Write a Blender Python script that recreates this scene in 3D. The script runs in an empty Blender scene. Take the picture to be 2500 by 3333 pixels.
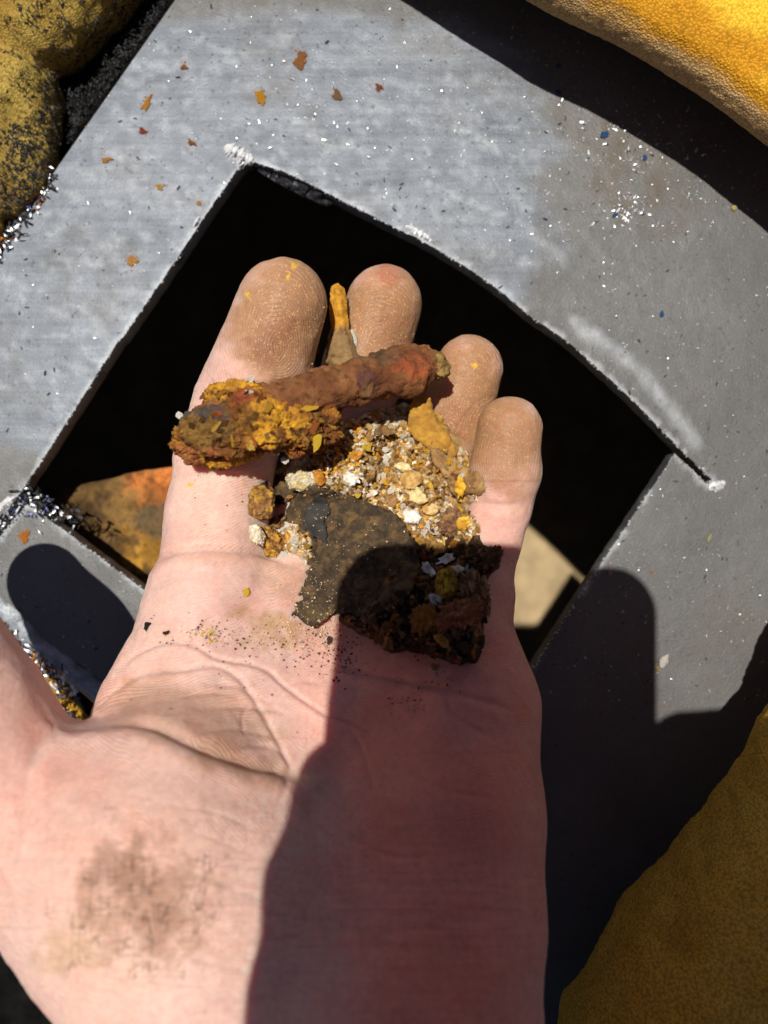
import bpy, bmesh, math, random
import numpy as np
from mathutils import Vector, Matrix, Euler
from mathutils.bvhtree import BVHTree
from mathutils.geometry import delaunay_2d_cdt

rng = np.random.default_rng(7)
random.seed(7)
scene = bpy.context.scene
COL = scene.collection

# ------------------------------------------------------------------ camera
CAM_Z = 0.20                       # the lens hangs 20 cm above the steel plate
cam_d = bpy.data.cameras.new('camera')
cam_d.sensor_fit = 'HORIZONTAL'; cam_d.sensor_width = 36.0; cam_d.lens = 36.0
cam_d.clip_start = 0.003; cam_d.clip_end = 60
cam_d.dof.use_dof = True; cam_d.dof.focus_distance = 0.166; cam_d.dof.aperture_fstop = 14.4
cam = bpy.data.objects.new('camera', cam_d); COL.objects.link(cam)
cam.location = (0, 0, CAM_Z)
scene.camera = cam

# ------------------------------------------------------------------ daylight
SUN = Vector((-0.14, 0.2052, 1.0)).normalized()
world = bpy.data.worlds.new('World'); scene.world = world; world.use_nodes = True
wn = world.node_tree
sky = wn.nodes.new('ShaderNodeTexSky'); sky.sky_type = 'NISHITA'; sky.sun_disc = False
sky.sun_elevation = math.asin(SUN.z); sky.sun_rotation = math.atan2(SUN.x, SUN.y)
sky.air_density = 0.45; sky.dust_density = 1.2; sky.ozone_density = 0.3; sky.altitude = 1200
bg = wn.nodes['Background']; bg.inputs['Strength'].default_value = 0.08
wn.links.new(sky.outputs[0], bg.inputs['Color'])
sun_d = bpy.data.lights.new('sun', 'SUN'); sun_d.energy = 5.0; sun_d.angle = math.radians(0.53)
sun_d.color = (1.0, 0.955, 0.88)
sun = bpy.data.objects.new('sun', sun_d); COL.objects.link(sun)
sun.rotation_euler = (-SUN).to_track_quat('-Z', 'Y').to_euler(); sun.location = SUN * 3
vs = scene.view_settings
vs.view_transform = 'Standard'; vs.look = 'None'; vs.gamma = 1; vs.exposure = 0.0
vs.use_curve_mapping = False
scene.render.engine = 'CYCLES'
scene.cycles.max_bounces = 8; scene.cycles.use_denoising = True

# ------------------------------------------------------------------ helpers
def P(u, v, d):
    """point seen in the photograph (2500 x 3333) at u, v and d metres below the lens"""
    u = np.asarray(u, float); v = np.asarray(v, float); d = np.asarray(d, float)
    return np.stack([(u-1250)/2500*d, -(v-1666.5)/2500*d, CAM_Z-d + 0*u], -1)
def to_px(p):
    d = CAM_Z - p[..., 2]
    return p[..., 0]/d*2500+1250, -p[..., 1]/d*2500+1666.5, d

def _hash(ix, iy, iz, seed):
    h = (ix*374761393 + iy*668265263 + iz*2147483647 + seed*144269504) & 0xffffffff
    h = ((h ^ (h >> 13))*1274126177) & 0xffffffff
    h = ((h ^ (h >> 16))*2246822519) & 0xffffffff
    return ((h ^ (h >> 13)) & 0xffffff)/0xffffff*2-1
def noise3(p, seed=0):
    p = np.asarray(p, float)
    i = np.floor(p).astype(np.int64); f = p-i
    w = f*f*f*(f*(f*6-15)+10)
    r = 0
    for dx in (0, 1):
        for dy in (0, 1):
            for dz in (0, 1):
                wt = (w[..., 0] if dx else 1-w[..., 0])*(w[..., 1] if dy else 1-w[..., 1])*(w[..., 2] if dz else 1-w[..., 2])
                r = r + wt*_hash(i[..., 0]+dx, i[..., 1]+dy, i[..., 2]+dz, seed)
    return r
def fbm(p, seed=0, octaves=4, gain=.5):
    a = 1; s = 0; q = np.asarray(p, float)
    for o in range(octaves):
        s = s+a*noise3(q*2**o+o*17.3, seed+o); a *= gain
    return s
def n2(u, v, scale, seed=0, octaves=3):
    return fbm(np.stack([np.asarray(u)/scale, np.asarray(v)/scale, 0*np.asarray(u)+.37], -1), seed, octaves)
def sstep(x, a, b):
    t = np.clip((x-a)/(b-a), 0, 1); return t*t*(3-2*t)
def lerp(a, b, t): return a+(b-a)*t

def seg_dist(u, v, pts, closed=False):
    pts = np.asarray(pts, float)
    nx = np.roll(pts, -1, 0) if closed else pts[1:]
    best = np.full(np.shape(u), 1e9)
    for a, b in zip(pts if closed else pts[:-1], nx):
        ab = b-a; L = max((ab**2).sum(), 1e-9)
        t = np.clip(((u-a[0])*ab[0]+(v-a[1])*ab[1])/L, 0, 1)
        best = np.minimum(best, np.hypot(u-a[0]-t*ab[0], v-a[1]-t*ab[1]))
    return best
def inside(u, v, pts):
    pts = np.asarray(pts, float); r = np.zeros(np.shape(u), bool)
    for a, b in zip(pts, np.roll(pts, -1, 0)):
        c = (a[1] > v) != (b[1] > v)
        with np.errstate(divide='ignore', invalid='ignore'):
            x = (b[0]-a[0])*(v-a[1])/(b[1]-a[1]+1e-12)+a[0]
        r ^= c & (u < x)
    return r
def sdist(u, v, pts):
    d = seg_dist(u, v, pts, True); return np.where(inside(u, v, pts), d, -d)

def link(o, parent=None):
    COL.objects.link(o)
    if parent is not None: o.parent = parent
    return o
def tag(o, label=None, cat=None, group=None, kind=None):
    if label: o['label'] = label
    if cat: o['category'] = cat
    if group: o['group'] = group
    if kind: o['kind'] = kind
    return o
def np_mesh(name, V, F, mat=None, smooth=True, attrs=None, cols=None):
    me = bpy.data.meshes.new(name)
    V = np.asarray(V, np.float32)
    if isinstance(F, np.ndarray):
        n, k = F.shape; loops = F.ravel(); starts = np.arange(n)*k
    else:
        loops = np.array([i for f in F for i in f]); ln = np.array([len(f) for f in F])
        n = len(F); starts = np.concatenate([[0], np.cumsum(ln)[:-1]])
    me.vertices.add(len(V)); me.vertices.foreach_set('co', V.ravel())
    me.loops.add(len(loops)); me.loops.foreach_set('vertex_index', loops.astype(np.int32))
    me.polygons.add(n); me.polygons.foreach_set('loop_start', starts.astype(np.int32))
    me.update(calc_edges=True); me.validate()
    me.polygons.foreach_set('use_smooth', np.full(len(me.polygons), smooth))
    for k, a in (attrs or {}).items():
        at = me.attributes.new(k, 'FLOAT', 'POINT'); at.data.foreach_set('value', np.asarray(a, np.float32))
    if cols is not None:
        at = me.attributes.new('Col', 'FLOAT_COLOR', 'POINT')
        c = np.ones((len(V), 4), np.float32); c[:, :3] = cols; at.data.foreach_set('color', c.ravel())
    if mat: me.materials.append(mat)
    return me
def obj(name, V, F, mat, parent=None, origin=None, **k):
    V = np.asarray(V, float)
    if origin is None: origin = V.mean(0) if parent is None else np.zeros(3)
    me = np_mesh(name, V-origin, F, mat, **k)
    o = bpy.data.objects.new(name, me); o.location = origin
    return link(o, parent)
def empty(name, loc=(0, 0, 0)):
    o = bpy.data.objects.new(name, None); o.location = loc; o.empty_display_size = .005
    return link(o)

# signed distance fields and surface nets -------------------------------------------------
def smin(a, b, k):
    h = np.maximum(k-np.abs(a-b), 0)/k
    return np.minimum(a, b)-h*h*k*.25
class Field:
    def __init__(s, lo, hi, h):
        s.lo = np.array(lo, float); s.h = h
        s.n = np.ceil((np.array(hi)-s.lo)/h).astype(int)+1
        s.ax = [s.lo[i]+np.arange(s.n[i])*h for i in range(3)]
        s.f = np.full(s.n, .02, np.float32)
    def box(s, pts, m):
        lo = np.min(pts, 0)-m; hi = np.max(pts, 0)+m
        i0 = np.clip(np.floor((lo-s.lo)/s.h).astype(int), 0, s.n); i1 = np.clip(np.ceil((hi-s.lo)/s.h).astype(int)+1, 0, s.n)
        sl = tuple(slice(a, b) for a, b in zip(i0, i1))
        g = np.meshgrid(*[s.ax[i][sl[i]] for i in range(3)], indexing='ij')
        return sl, np.stack(g, -1).astype(np.float32)
    def cap(s, a, b, ra, rb, k, sub=False, sc=(1, 1, 1)):
        a = np.array(a); b = np.array(b); m = max(ra, rb)*1.1+max(.008, k)
        sl, p = s.box([a, b], m)
        if p.size == 0: return
        ab = (b-a)/np.array(sc); q = (p-a)/np.array(sc); L = max((ab**2).sum(), 1e-12)
        t = np.clip((q@ab)/L, 0, 1)
        d = np.linalg.norm(q-t[..., None]*ab, axis=-1)-(ra+(rb-ra)*t)
        d *= min(sc)
        s.f[sl] = -smin(-s.f[sl], d, k) if sub else smin(s.f[sl], d.astype(np.float32), k)
    def chain(s, nodes, kself, k):
        t = Field.__new__(Field); t.lo, t.h, t.n, t.ax = s.lo, s.h, s.n, s.ax
        t.f = np.full(s.n, .02, np.float32)
        for (p0, r0), (p1, r1) in zip(nodes[:-1], nodes[1:]): t.cap(p0, p1, r0, r1, kself)
        s.f = smin(s.f, t.f, k)
    def mesh(s):
        f = s.f; h = s.h; nx, ny, nz = f.shape
        neg = f < 0
        c = np.zeros((nx-1, ny-1, nz-1), np.uint8)
        for dx in (0, 1):
            for dy in (0, 1):
                for dz in (0, 1): c += neg[dx:nx-1+dx, dy:ny-1+dy, dz:nz-1+dz]
        act = np.argwhere((c > 0) & (c < 8))
        idx = np.full(c.shape, -1, np.int64); idx[tuple(act.T)] = np.arange(len(act))
        acc = np.zeros((len(act), 3)); cnt = np.zeros(len(act))
        cor = [(x, y, z) for x in (0, 1) for y in (0, 1) for z in (0, 1)]
        for a in cor:
            for ax in range(3):
                if a[ax]: continue
                b = list(a); b[ax] = 1
                fa = f[act[:, 0]+a[0], act[:, 1]+a[1], act[:, 2]+a[2]]; fb = f[act[:, 0]+b[0], act[:, 1]+b[1], act[:, 2]+b[2]]
                m = (fa < 0) != (fb < 0)
                t = fa[m]/(fa[m]-fb[m]); p = np.tile(np.array(a, float), (m.sum(), 1)); p[:, ax] += t
                acc[m] += p; cnt[m] += 1
        V = s.lo+(act+acc/cnt[:, None])*h
        Q = []
        for ax in range(3):
            o1, o2 = (ax+1) % 3, (ax+2) % 3
            sl0 = [slice(None)]*3; sl1 = [slice(None)]*3; sl0[ax] = slice(0, -1); sl1[ax] = slice(1, None)
            m = neg[tuple(sl0)] != neg[tuple(sl1)]
            e = np.argwhere(m); e = e[(e[:, o1] > 0) & (e[:, o2] > 0) & (e[:, o1] < f.shape[o1]-1) & (e[:, o2] < f.shape[o2]-1)]
            s0 = neg[tuple(e.T)]
            q = []
            for a, b in ((0, 0), (1, 0), (1, 1), (0, 1)):
                g = e.copy(); g[:, o1] -= 1-a; g[:, o2] -= 1-b; q.append(idx[tuple(g.T)])
            q = np.stack(q, 1); q[~s0] = q[~s0][:, ::-1]; Q.append(q)
        Q = np.concatenate(Q); Q = Q[(Q >= 0).all(1)]
        return V, Q
def v_normals(V, F):
    a, b, c, d = (V[F[:, i]] for i in range(4)) if F.shape[1] == 4 else (V[F[:, 0]], V[F[:, 1]], V[F[:, 2]], V[F[:, 2]])
    n = np.cross(c-a, d-b) if F.shape[1] == 4 else np.cross(b-a, c-a)
    N = np.zeros_like(V)
    for i in range(F.shape[1]):
        for k in range(3): N[:, k] += np.bincount(F[:, i], n[:, k], len(V))
    return N/np.maximum(np.linalg.norm(N, axis=1), 1e-12)[:, None]
def subdivide(V, F, level):
    me = np_mesh('tmp', V, F); o = bpy.data.objects.new('tmp', me); COL.objects.link(o)
    m = o.modifiers.new('s', 'SUBSURF'); m.levels = level; m.subdivision_type = 'CATMULL_CLARK'
    dg = bpy.context.evaluated_depsgraph_get(); e = o.evaluated_get(dg); em = e.to_mesh()
    W = np.empty(len(em.vertices)*3); em.vertices.foreach_get('co', W)
    L = np.empty(len(em.loops), np.int32); em.loops.foreach_get('vertex_index', L)
    e.to_mesh_clear(); bpy.data.objects.remove(o); bpy.data.meshes.remove(me)
    return W.reshape(-1, 3), L.reshape(-1, 4).astype(np.int64)

# materials ------------------------------------------------------------------------------
class Mat:
    def __init__(s, name, rough=.6, metal=0., spec=.3):
        s.m = bpy.data.materials.new(name); s.m.use_nodes = True
        s.t = s.m.node_tree; s.b = s.t.nodes['Principled BSDF']
        s.b.inputs['Roughness'].default_value = rough; s.b.inputs['Metallic'].default_value = metal
        s.b.inputs['Specular IOR Level'].default_value = spec
    def n(s, typ, **kw):
        nd = s.t.nodes.new('ShaderNode'+typ)
        for k, v in kw.items():
            if k.startswith('i_'):
                nd.inputs[k[2:].replace('_', ' ')].default_value = v
            else: setattr(nd, k, v)
        return nd
    def l(s, a, b): s.t.links.new(a, b); return s
    def coord(s, scale=(1, 1, 1), rot=(0, 0, 0), rnd=False):
        tc = s.n('TexCoord'); mp = s.n('Mapping'); s.l(tc.outputs['Object'], mp.inputs['Vector'])
        mp.inputs['Scale'].default_value = scale; mp.inputs['Rotation'].default_value = rot
        if rnd:
            oi = s.n('ObjectInfo'); s.l(oi.outputs['Random'], mp.inputs['Location'])
        return mp.outputs['Vector']
    def noise(s, vec, scale, detail=4, rough=.55, dist=0.):
        nd = s.n('TexNoise'); s.l(vec, nd.inputs['Vector'])
        nd.inputs['Scale'].default_value = scale; nd.inputs['Detail'].default_value = detail
        nd.inputs['Roughness'].default_value = rough; nd.inputs['Distortion'].default_value = dist
        return nd.outputs['Fac']
    def voro(s, vec, scale, feature='F1', out='Distance', rand=1.):
        nd = s.n('TexVoronoi', feature=feature); s.l(vec, nd.inputs['Vector'])
        nd.inputs['Scale'].default_value = scale; nd.inputs['Randomness'].default_value = rand
        return nd.outputs[out]
    def ramp(s, fac, stops, interp='LINEAR'):
        nd = s.n('ValToRGB'); cr = nd.color_ramp; cr.interpolation = interp
        while len(cr.elements) < len(stops): cr.elements.new(.5)
        for e, (p, c) in zip(cr.elements, stops):
            e.position = p; e.color = (c, c, c, 1) if np.isscalar(c) else (*c, 1)
        s.l(fac, nd.inputs['Fac']); return nd.outputs['Color']
    def mix(s, fac, a, b, mode='MIX'):
        nd = s.n('Mix', data_type='RGBA', blend_type=mode)
        for x, i in ((fac, 0), (a, 6), (b, 7)):
            if hasattr(x, 'is_output'): s.l(x, nd.inputs[i])
            elif i == 0: nd.inputs[0].default_value = x
            else: nd.inputs[i].default_value = (*x, 1)
        return nd.outputs[2]
    def math(s, op, a, b=0., clamp=False):
        nd = s.n('Math', operation=op, use_clamp=clamp)
        for i, x in ((0, a), (1, b)):
            if hasattr(x, 'is_output'): s.l(x, nd.inputs[i])
            else: nd.inputs[i].default_value = x
        return nd.outputs[0]
    def attr(s, name, out='Fac'):
        return s.n('Attribute', attribute_name=name).outputs[out]
    def bump(s, height, dist, strength=1., prev=None):
        nd = s.n('Bump'); s.l(height, nd.inputs['Height'])
        nd.inputs['Distance'].default_value = dist; nd.inputs['Strength'].default_value = strength
        if prev is not None: s.l(prev, nd.inputs['Normal'])
        return nd.outputs['Normal']
    def base(s, c):
        if hasattr(c, 'is_output'): s.l(c, s.b.inputs['Base Color'])
        else: s.b.inputs['Base Color'].default_value = (*c, 1)
    def norm(s, n): s.l(n, s.b.inputs['Normal'])
    def rough(s, r): s.l(r, s.b.inputs['Roughness'])

def skin_material():
    M = Mat('skin', .5, spec=.2)
    v = M.coord()
    c = M.attr('Col', 'Color')
    fine = M.noise(v, 900, 3)
    c = M.mix(.5, c, M.ramp(fine, [(.3, .72), (.7, 1.0)]), 'MULTIPLY')
    # dust grains on the pads
    sp = M.voro(v, 2300)
    grain = M.math('LESS_THAN', sp, .30)
    gate = M.math('GREATER_THAN', M.noise(v, 1500, 2), .52)
    g = M.math('MULTIPLY', M.math('MULTIPLY', grain, gate), M.attr('dust'))
    c = M.mix(M.math('MULTIPLY', g, .75), c, (.80, .50, .20))
    dk = M.math('GREATER_THAN', M.noise(v, 2600, 2), .66)
    c = M.mix(M.math('MULTIPLY', M.math('MULTIPLY', dk, M.attr('dust')), .5), c, (.12, .06, .03))
    # grime caught in the wrist's skin lines
    v1 = M.coord((1.0, 4.2, 1.6), (0, 0, .2)); v2 = M.coord((4.0, .6, 1.), (0, 0, -.2))
    e1 = M.voro(v1, 260, 'DISTANCE_TO_EDGE'); e2 = M.voro(v2, 210, 'DISTANCE_TO_EDGE')
    l1 = M.ramp(e1, [(.0, 1.), (.11, 0.)]); l2 = M.ramp(e2, [(.0, 1.), (.08, 0.)])
    brk = M.ramp(M.noise(v, 420, 3), [(.40, 0.), (.58, 1.)])
    ln = M.math('MAXIMUM', M.math('MULTIPLY', l1, .75), l2)
    ln = M.math('MULTIPLY', M.math('MULTIPLY', ln, brk), M.math('MULTIPLY', M.attr('grime'), .8))
    c = M.mix(M.math('MULTIPLY', ln, .85, True), c, (.07, .035, .02))
    M.base(c)
    s = M.b.inputs
    s['Subsurface Weight'].default_value = .8; s['Subsurface Radius'].default_value = (1., .28, .13)
    s['Subsurface Scale'].default_value = .0042
    ph = M.attr('ridge'); sn = M.math('SINE', ph)
    nb = M.bump(M.noise(v, 1100, 3), .00022, .55)
    wr = M.bump(M.math('MULTIPLY', M.math('MULTIPLY', e1, M.attr('wrinkle')), 1.), .0005, .5, nb)
    nb = M.bump(M.math('MULTIPLY', sn, M.math('MULTIPLY', M.attr('ridge_amp'), M.ramp(M.noise(v, 160, 3), [(.3, .35), (.65, 1.)]))), .000075, .7, wr)
    M.norm(nb)
    M.rough(M.ramp(M.noise(v, 300, 3), [(.3, .42), (.7, .6)]))
    return M.m

def mineral(name, stops, scale=500, bump=.0004, rough=.9, fine=2600, fineb=.00015, objcol=False, vcol=False, spec=.2):
    M = Mat(name, rough, spec=spec)
    v = M.coord(rnd=True)
    r = M.ramp(M.noise(v, scale, 6, .65, .4), stops)
    if objcol: c = M.mix(1., M.n('ObjectInfo').outputs['Color'], r, 'MULTIPLY')
    elif vcol: c = M.mix(1., M.attr('Col', 'Color'), r, 'MULTIPLY')
    else: c = r
    M.base(c)
    n = M.bump(M.noise(v, scale*1.6, 6, .7, .6), bump, .9)
    M.norm(M.bump(M.noise(v, fine, 3, .7), fineb, .8, n))
    return M.m

def steel_material():
    M = Mat('mill_steel', .52, .25, .45)
    v = M.coord()
    big = M.noise(v, 28, 5, .6, .4); mid = M.noise(v, 160, 5, .65); tiny = M.noise(v, 1700, 3, .7)
    dark = M.ramp(big, [(.3, (.092, .092, .092)), (.7, (.134, .132, .128))])
    vs_ = M.coord((.30, 1.3, 1.), (0, 0, .16))
    wet = M.ramp(M.noise(vs_, 60, 6, .65, 1.2), [(.32, (.108, .124, .148)), (.5, (.155, .173, .200)), (.72, (.198, .216, .240))])
    wet = M.mix(.55, wet, M.ramp(M.noise(M.coord((.04, 2.2, 1.), (0, 0, .16)), 420, 4, .6), [(.3, .72), (.7, 1.2)]), 'MULTIPLY')
    c = M.mix(M.attr('wipe'), dark, wet)
    c = M.mix(M.attr('scuff_rimlight'), c, (.36, .38, .40))
    c = M.mix(M.math('MULTIPLY', M.attr('grime'), M.ramp(mid, [(.35, 0.), (.65, 1.)])), c, (.11, .085, .06))
    c = M.mix(.75, c, M.ramp(tiny, [(.25, .72), (.55, .98), (.8, 1.25)]), 'MULTIPLY')
    sp = M.math('MULTIPLY', M.math('LESS_THAN', M.voro(v, 330), .17), M.math('GREATER_THAN', M.noise(v, 210, 2), .5))
    c = M.mix(M.math('MULTIPLY', sp, .5), c, (.06, .06, .065))
    sp2 = M.math('MULTIPLY', M.math('LESS_THAN', M.voro(M.coord((1, 1, 1), (0, 0, 1.)), 520), .16), M.math('GREATER_THAN', mid, .52))
    c = M.mix(M.math('MULTIPLY', sp2, .5), c, (.06, .06, .065))
    M.base(c)
    n = M.bump(tiny, .00025, .5); n = M.bump(mid, .0004, .35, n)
    M.norm(n)
    M.rough(M.ramp(mid, [(.3, .42), (.7, .62)]))
    return M.m
def metal_material(name, col, rough=.25, metal=1.):
    M = Mat(name, rough, metal, .5); v = M.coord()
    M.base(M.mix(.6, col, M.ramp(M.noise(v, 1500, 3), [(.3, .6), (.7, 1.15)]), 'MULTIPLY'))
    M.norm(M.bump(M.noise(v, 1800, 3), .0002, .6)); return M.m
def foam_material(name, c_lo, c_hi, dirt=(.05, .03, .015), dirt_amt=(.6, .8), bmp=.0005, vcol=False):
    M = Mat(name, .95, spec=.1); v = M.coord()
    cell = M.voro(v, 1700); n1 = M.noise(v, 60, 5, .6, .5)
    c = M.mix(M.ramp(n1, [(.3, 0.), (.7, 1.)]), c_lo, c_hi)
    if vcol: c = M.mix(1., M.attr('Col', 'Color'), M.ramp(n1, [(.3, .85), (.7, 1.1)]), 'MULTIPLY')
    c = M.mix(.75, c, M.ramp(cell, [(.05, 1.25), (.5, .8), (.8, .45)]), 'MULTIPLY')
    d = M.math('MULTIPLY', M.ramp(M.noise(v, 900, 4, .7), [(.5, 0.), (.62, 1.)]), M.ramp(M.noise(v, 90, 4, .6), [(dirt_amt[0], 0.), (dirt_amt[1], 1.)]))
    c = M.mix(d, c, dirt)
    c = M.mix(M.ramp(M.noise(v, 38, 4, .6, 1.), [(dirt_amt[0]-.02, 0.), (dirt_amt[1]+.05, .6)]), c, tuple(x*.35 for x in c_lo))
    M.base(c); M.norm(M.bump(M.mix(.5, M.ramp(cell, [(0., 1.), (.6, 0.)]), M.noise(v, 2600, 3, .7)), bmp, .75)); return M.m
def plain(name, col, rough=.8, metal=0., scale=200, var=.4, bump=.0003, spec=.3):
    M = Mat(name, rough, metal, spec); v = M.coord()
    M.base(M.mix(1., col, M.ramp(M.noise(v, scale, 5, .65), [(.3, 1-var), (.7, 1+var)]), 'MULTIPLY'))
    M.norm(M.bump(M.noise(v, scale*4, 4, .7), bump, .7)); return M.m

M_skin = skin_material()
M_steel = steel_material()
M_bright = metal_material('torn_bright_steel', (.92, .92, .92), .42, .35)
M_silver = metal_material('shaving_silver', (.72, .73, .75), .38)
M_blackchip = plain('shaving_black', (.010, .010, .011), .45, .3)
M_bluechip = plain('paint_blue', (.05, .16, .42), .4)
M_violet = plain('heat_blue_steel', (.05, .06, .15), .25, .5)
M_lip = plain('scorched_steel', (.03, .03, .034), .4, .4)
M_orange = plain('rust_orange', (.60, .20, .03), .9, scale=700)
M_foam = foam_material('clean_foam', (.72, .36, .018), (.90, .52, .03), dirt_amt=(.62, .85), vcol=True)
M_foam_dirty = foam_material('dirty_foam', (.34, .19, .035), (.50, .36, .085), dirt_amt=(.46, .60))
M_foam_tan = foam_material('tan_foam', (.90, .47, .05), (.96, .58, .09), dirt_amt=(.60, .78))
M_ground = plain('black_sheet', (.006, .0058, .0055), .9, scale=120, var=.7, spec=.04)
M_floor = plain('dusty_floor', (.36, .265, .145), .9, scale=60, var=.3)
M_flake = mineral('scale_flake', [(.30, (.42, .30, .18)), (.46, (.95, .92, .88)), (.72, (1.15, 1.12, 1.05))], 800, .0006, objcol=True)
M_heap = mineral('scale_crumbs', [(.28, (.5, .45, .4)), (.5, (1., 1., 1.)), (.75, (1.15, 1.12, 1.1))], 900, .0004, vcol=True)
M_crust = mineral('rust_crust', [(.25, (.30, .22, .18)), (.45, (.9, .85, .8)), (.7, (1.2, 1.2, 1.1))], 650, .0007, vcol=True)
M_dark = mineral('black_scale', [(.25, (.030, .020, .012)), (.45, (.066, .045, .028)), (.58, (.13, .082, .038)), (.75, (.26, .15, .045))], 420, .0009)
M_grey = mineral('grey_scale', [(.25, (.024, .022, .020)), (.6, (.055, .050, .044)), (.85, (.11, .085, .05))], 330, .0003)
M_ochre = mineral('ochre_scale', [(.25, (.22, .10, .025)), (.5, (.42, .21, .035)), (.7, (.58, .32, .045))], 340, .0006)
M_brown = mineral('brown_scale', [(.25, (.15, .075, .03)), (.5, (.34, .19, .07)), (.75, (.52, .33, .13))], 380, .0004)

# ------------------------------------------------------------------ the setting
def sheet_with_hole(name, outer, hole, z, mat):
    bm = bmesh.new()
    a = [bm.verts.new((x, y, z)) for x, y in outer]; b = [bm.verts.new((x, y, z)) for x, y in hole]
    for L in (a, b):
        for i in range(len(L)): bm.edges.new((L[i], L[(i+1) % len(L)]))
    bmesh.ops.triangle_fill(bm, use_beauty=True, edges=bm.edges[:])
    bmesh.ops.recalc_face_normals(bm, faces=bm.faces[:])
    for f in bm.faces:
        if f.normal.z < 0: f.normal_flip()
    me = bpy.data.meshes.new(name); bm.to_mesh(me); bm.free(); me.materials.append(mat)
    o = bpy.data.objects.new(name, me); return link(o)
hole_clear = [P(u, v, .2)[:2] for u, v in [(700, 420), (1180, 560), (1800, 960), (2330, 1530), (1560, 2650), (420, 2080), (30, 1690)]]
g = sheet_with_hole('ground', [(-2.5, -2.5), (2.5, -2.5), (2.5, 2.5), (-2.5, 2.5)], hole_clear, -.007, M_ground)
tag(g, kind='structure')
fl = obj('cavity_floor', [(-2.5, -2.5, -.25), (2.5, -2.5, -.25), (2.5, 2.5, -.25), (-2.5, 2.5, -.25)], [(0, 1, 2, 3)], M_floor)
tag(fl, kind='structure')

# ------------------------------------------------------------------ steel plate with the sawn hole
def densify(pts, step, jit=0., seed=0, closed=True):
    out = []; pts = [np.array(p, float) for p in pts]
    L = list(zip(pts, pts[1:]+([pts[0]] if closed else [])))
    for a, b in L:
        n = max(1, int(np.hypot(*(b-a))/step))
        for i in range(n): out.append(a+(b-a)*i/n)
    if not closed: out.append(pts[-1])
    out = np.array(out)
    if jit:
        out[:, 0] += jit*n2(out[:, 0], out[:, 1], step*3, seed, 3); out[:, 1] += jit*n2(out[:, 0], out[:, 1], step*3, seed+9, 3)
    return out
def smooth_curve(pts, n=12):
    pts = [np.array(p, float) for p in pts]; q = [2*pts[0]-pts[1]]+pts+[2*pts[-1]-pts[-2]]; out = []
    for i in range(1, len(q)-2):
        p0, p1, p2, p3 = q[i-1:i+3]
        for t in np.linspace(0, 1, n, endpoint=False):
            out.append(.5*((2*p1)+(-p0+p2)*t+(2*p0-5*p1+4*p2-p3)*t*t+(-p0+3*p1-3*p2+p3)*t**3))
    out.append(pts[-1]); return out
def cdt_solid(outline, holes, step, jit_seed=0):
    """jittered triangulation of a px polygon (with holes): returns pts, tris"""
    o = np.asarray(outline); lo = o.min(0); hi = o.max(0)
    gu, gv = np.meshgrid(np.arange(lo[0], hi[0], step), np.arange(lo[1], hi[1], step*.87))
    gu = gu+(np.arange(gu.shape[0]) % 2)[:, None]*step*.5
    r = np.random.default_rng(jit_seed)
    gu = gu.ravel()+r.uniform(-.22, .22, gu.size)*step; gv = gv.ravel()+r.uniform(-.22, .22, gv.size)*step
    ok = sdist(gu, gv, outline) > step*.55
    for h in holes: ok &= sdist(gu, gv, h) < -step*.55
    pts = [Vector(p) for p in outline]; edges = [(i, (i+1) % len(outline)) for i in range(len(outline))]
    for h in holes:
        b = len(pts); pts += [Vector(p) for p in h]; edges += [(b+i, b+(i+1) % len(h)) for i in range(len(h))]
    pts += [Vector((a, b)) for a, b in zip(gu[ok], gv[ok])]
    vv, ee, ff, ov, oe, of = delaunay_2d_cdt(pts, edges, [], 1, 1e-4)
    V = np.array([(p.x, p.y) for p in vv]); T = np.array([f for f in ff if len(f) == 3])
    c = V[T].mean(1); keep = inside(c[:, 0], c[:, 1], outline)
    for h in holes: keep &= ~inside(c[:, 0], c[:, 1], h)
    return V, T[keep]
def solidify(V2, T, top_d, bot_d):
    """closed shell from px triangles with given depth of top and bottom"""
    A, B, C = V2[T[:, 0]], V2[T[:, 1]], V2[T[:, 2]]
    area = (B[:, 0]-A[:, 0])*(C[:, 1]-A[:, 1])-(B[:, 1]-A[:, 1])*(C[:, 0]-A[:, 0])
    T = np.where((area > 0)[:, None], T[:, ::-1], T)      # v grows downwards
    n = len(V2)
    top = P(V2[:, 0], V2[:, 1], top_d)
    bot = top.copy(); bot[:, 2] = CAM_Z-bot_d if np.isscalar(bot_d) else CAM_Z-np.asarray(bot_d)
    e = np.concatenate([T[:, [0, 1]], T[:, [1, 2]], T[:, [2, 0]]])
    key = np.sort(e, 1); _, inv, cnt = np.unique(key, axis=0, return_inverse=True, return_counts=True)
    be = e[cnt[inv.ravel()] == 1]
    F = [tuple(t) for t in T]+[tuple(t[::-1]+n) for t in T]+[(a, a+n, b+n, b) for a, b in be]
    return np.concatenate([top, bot]), F

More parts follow.
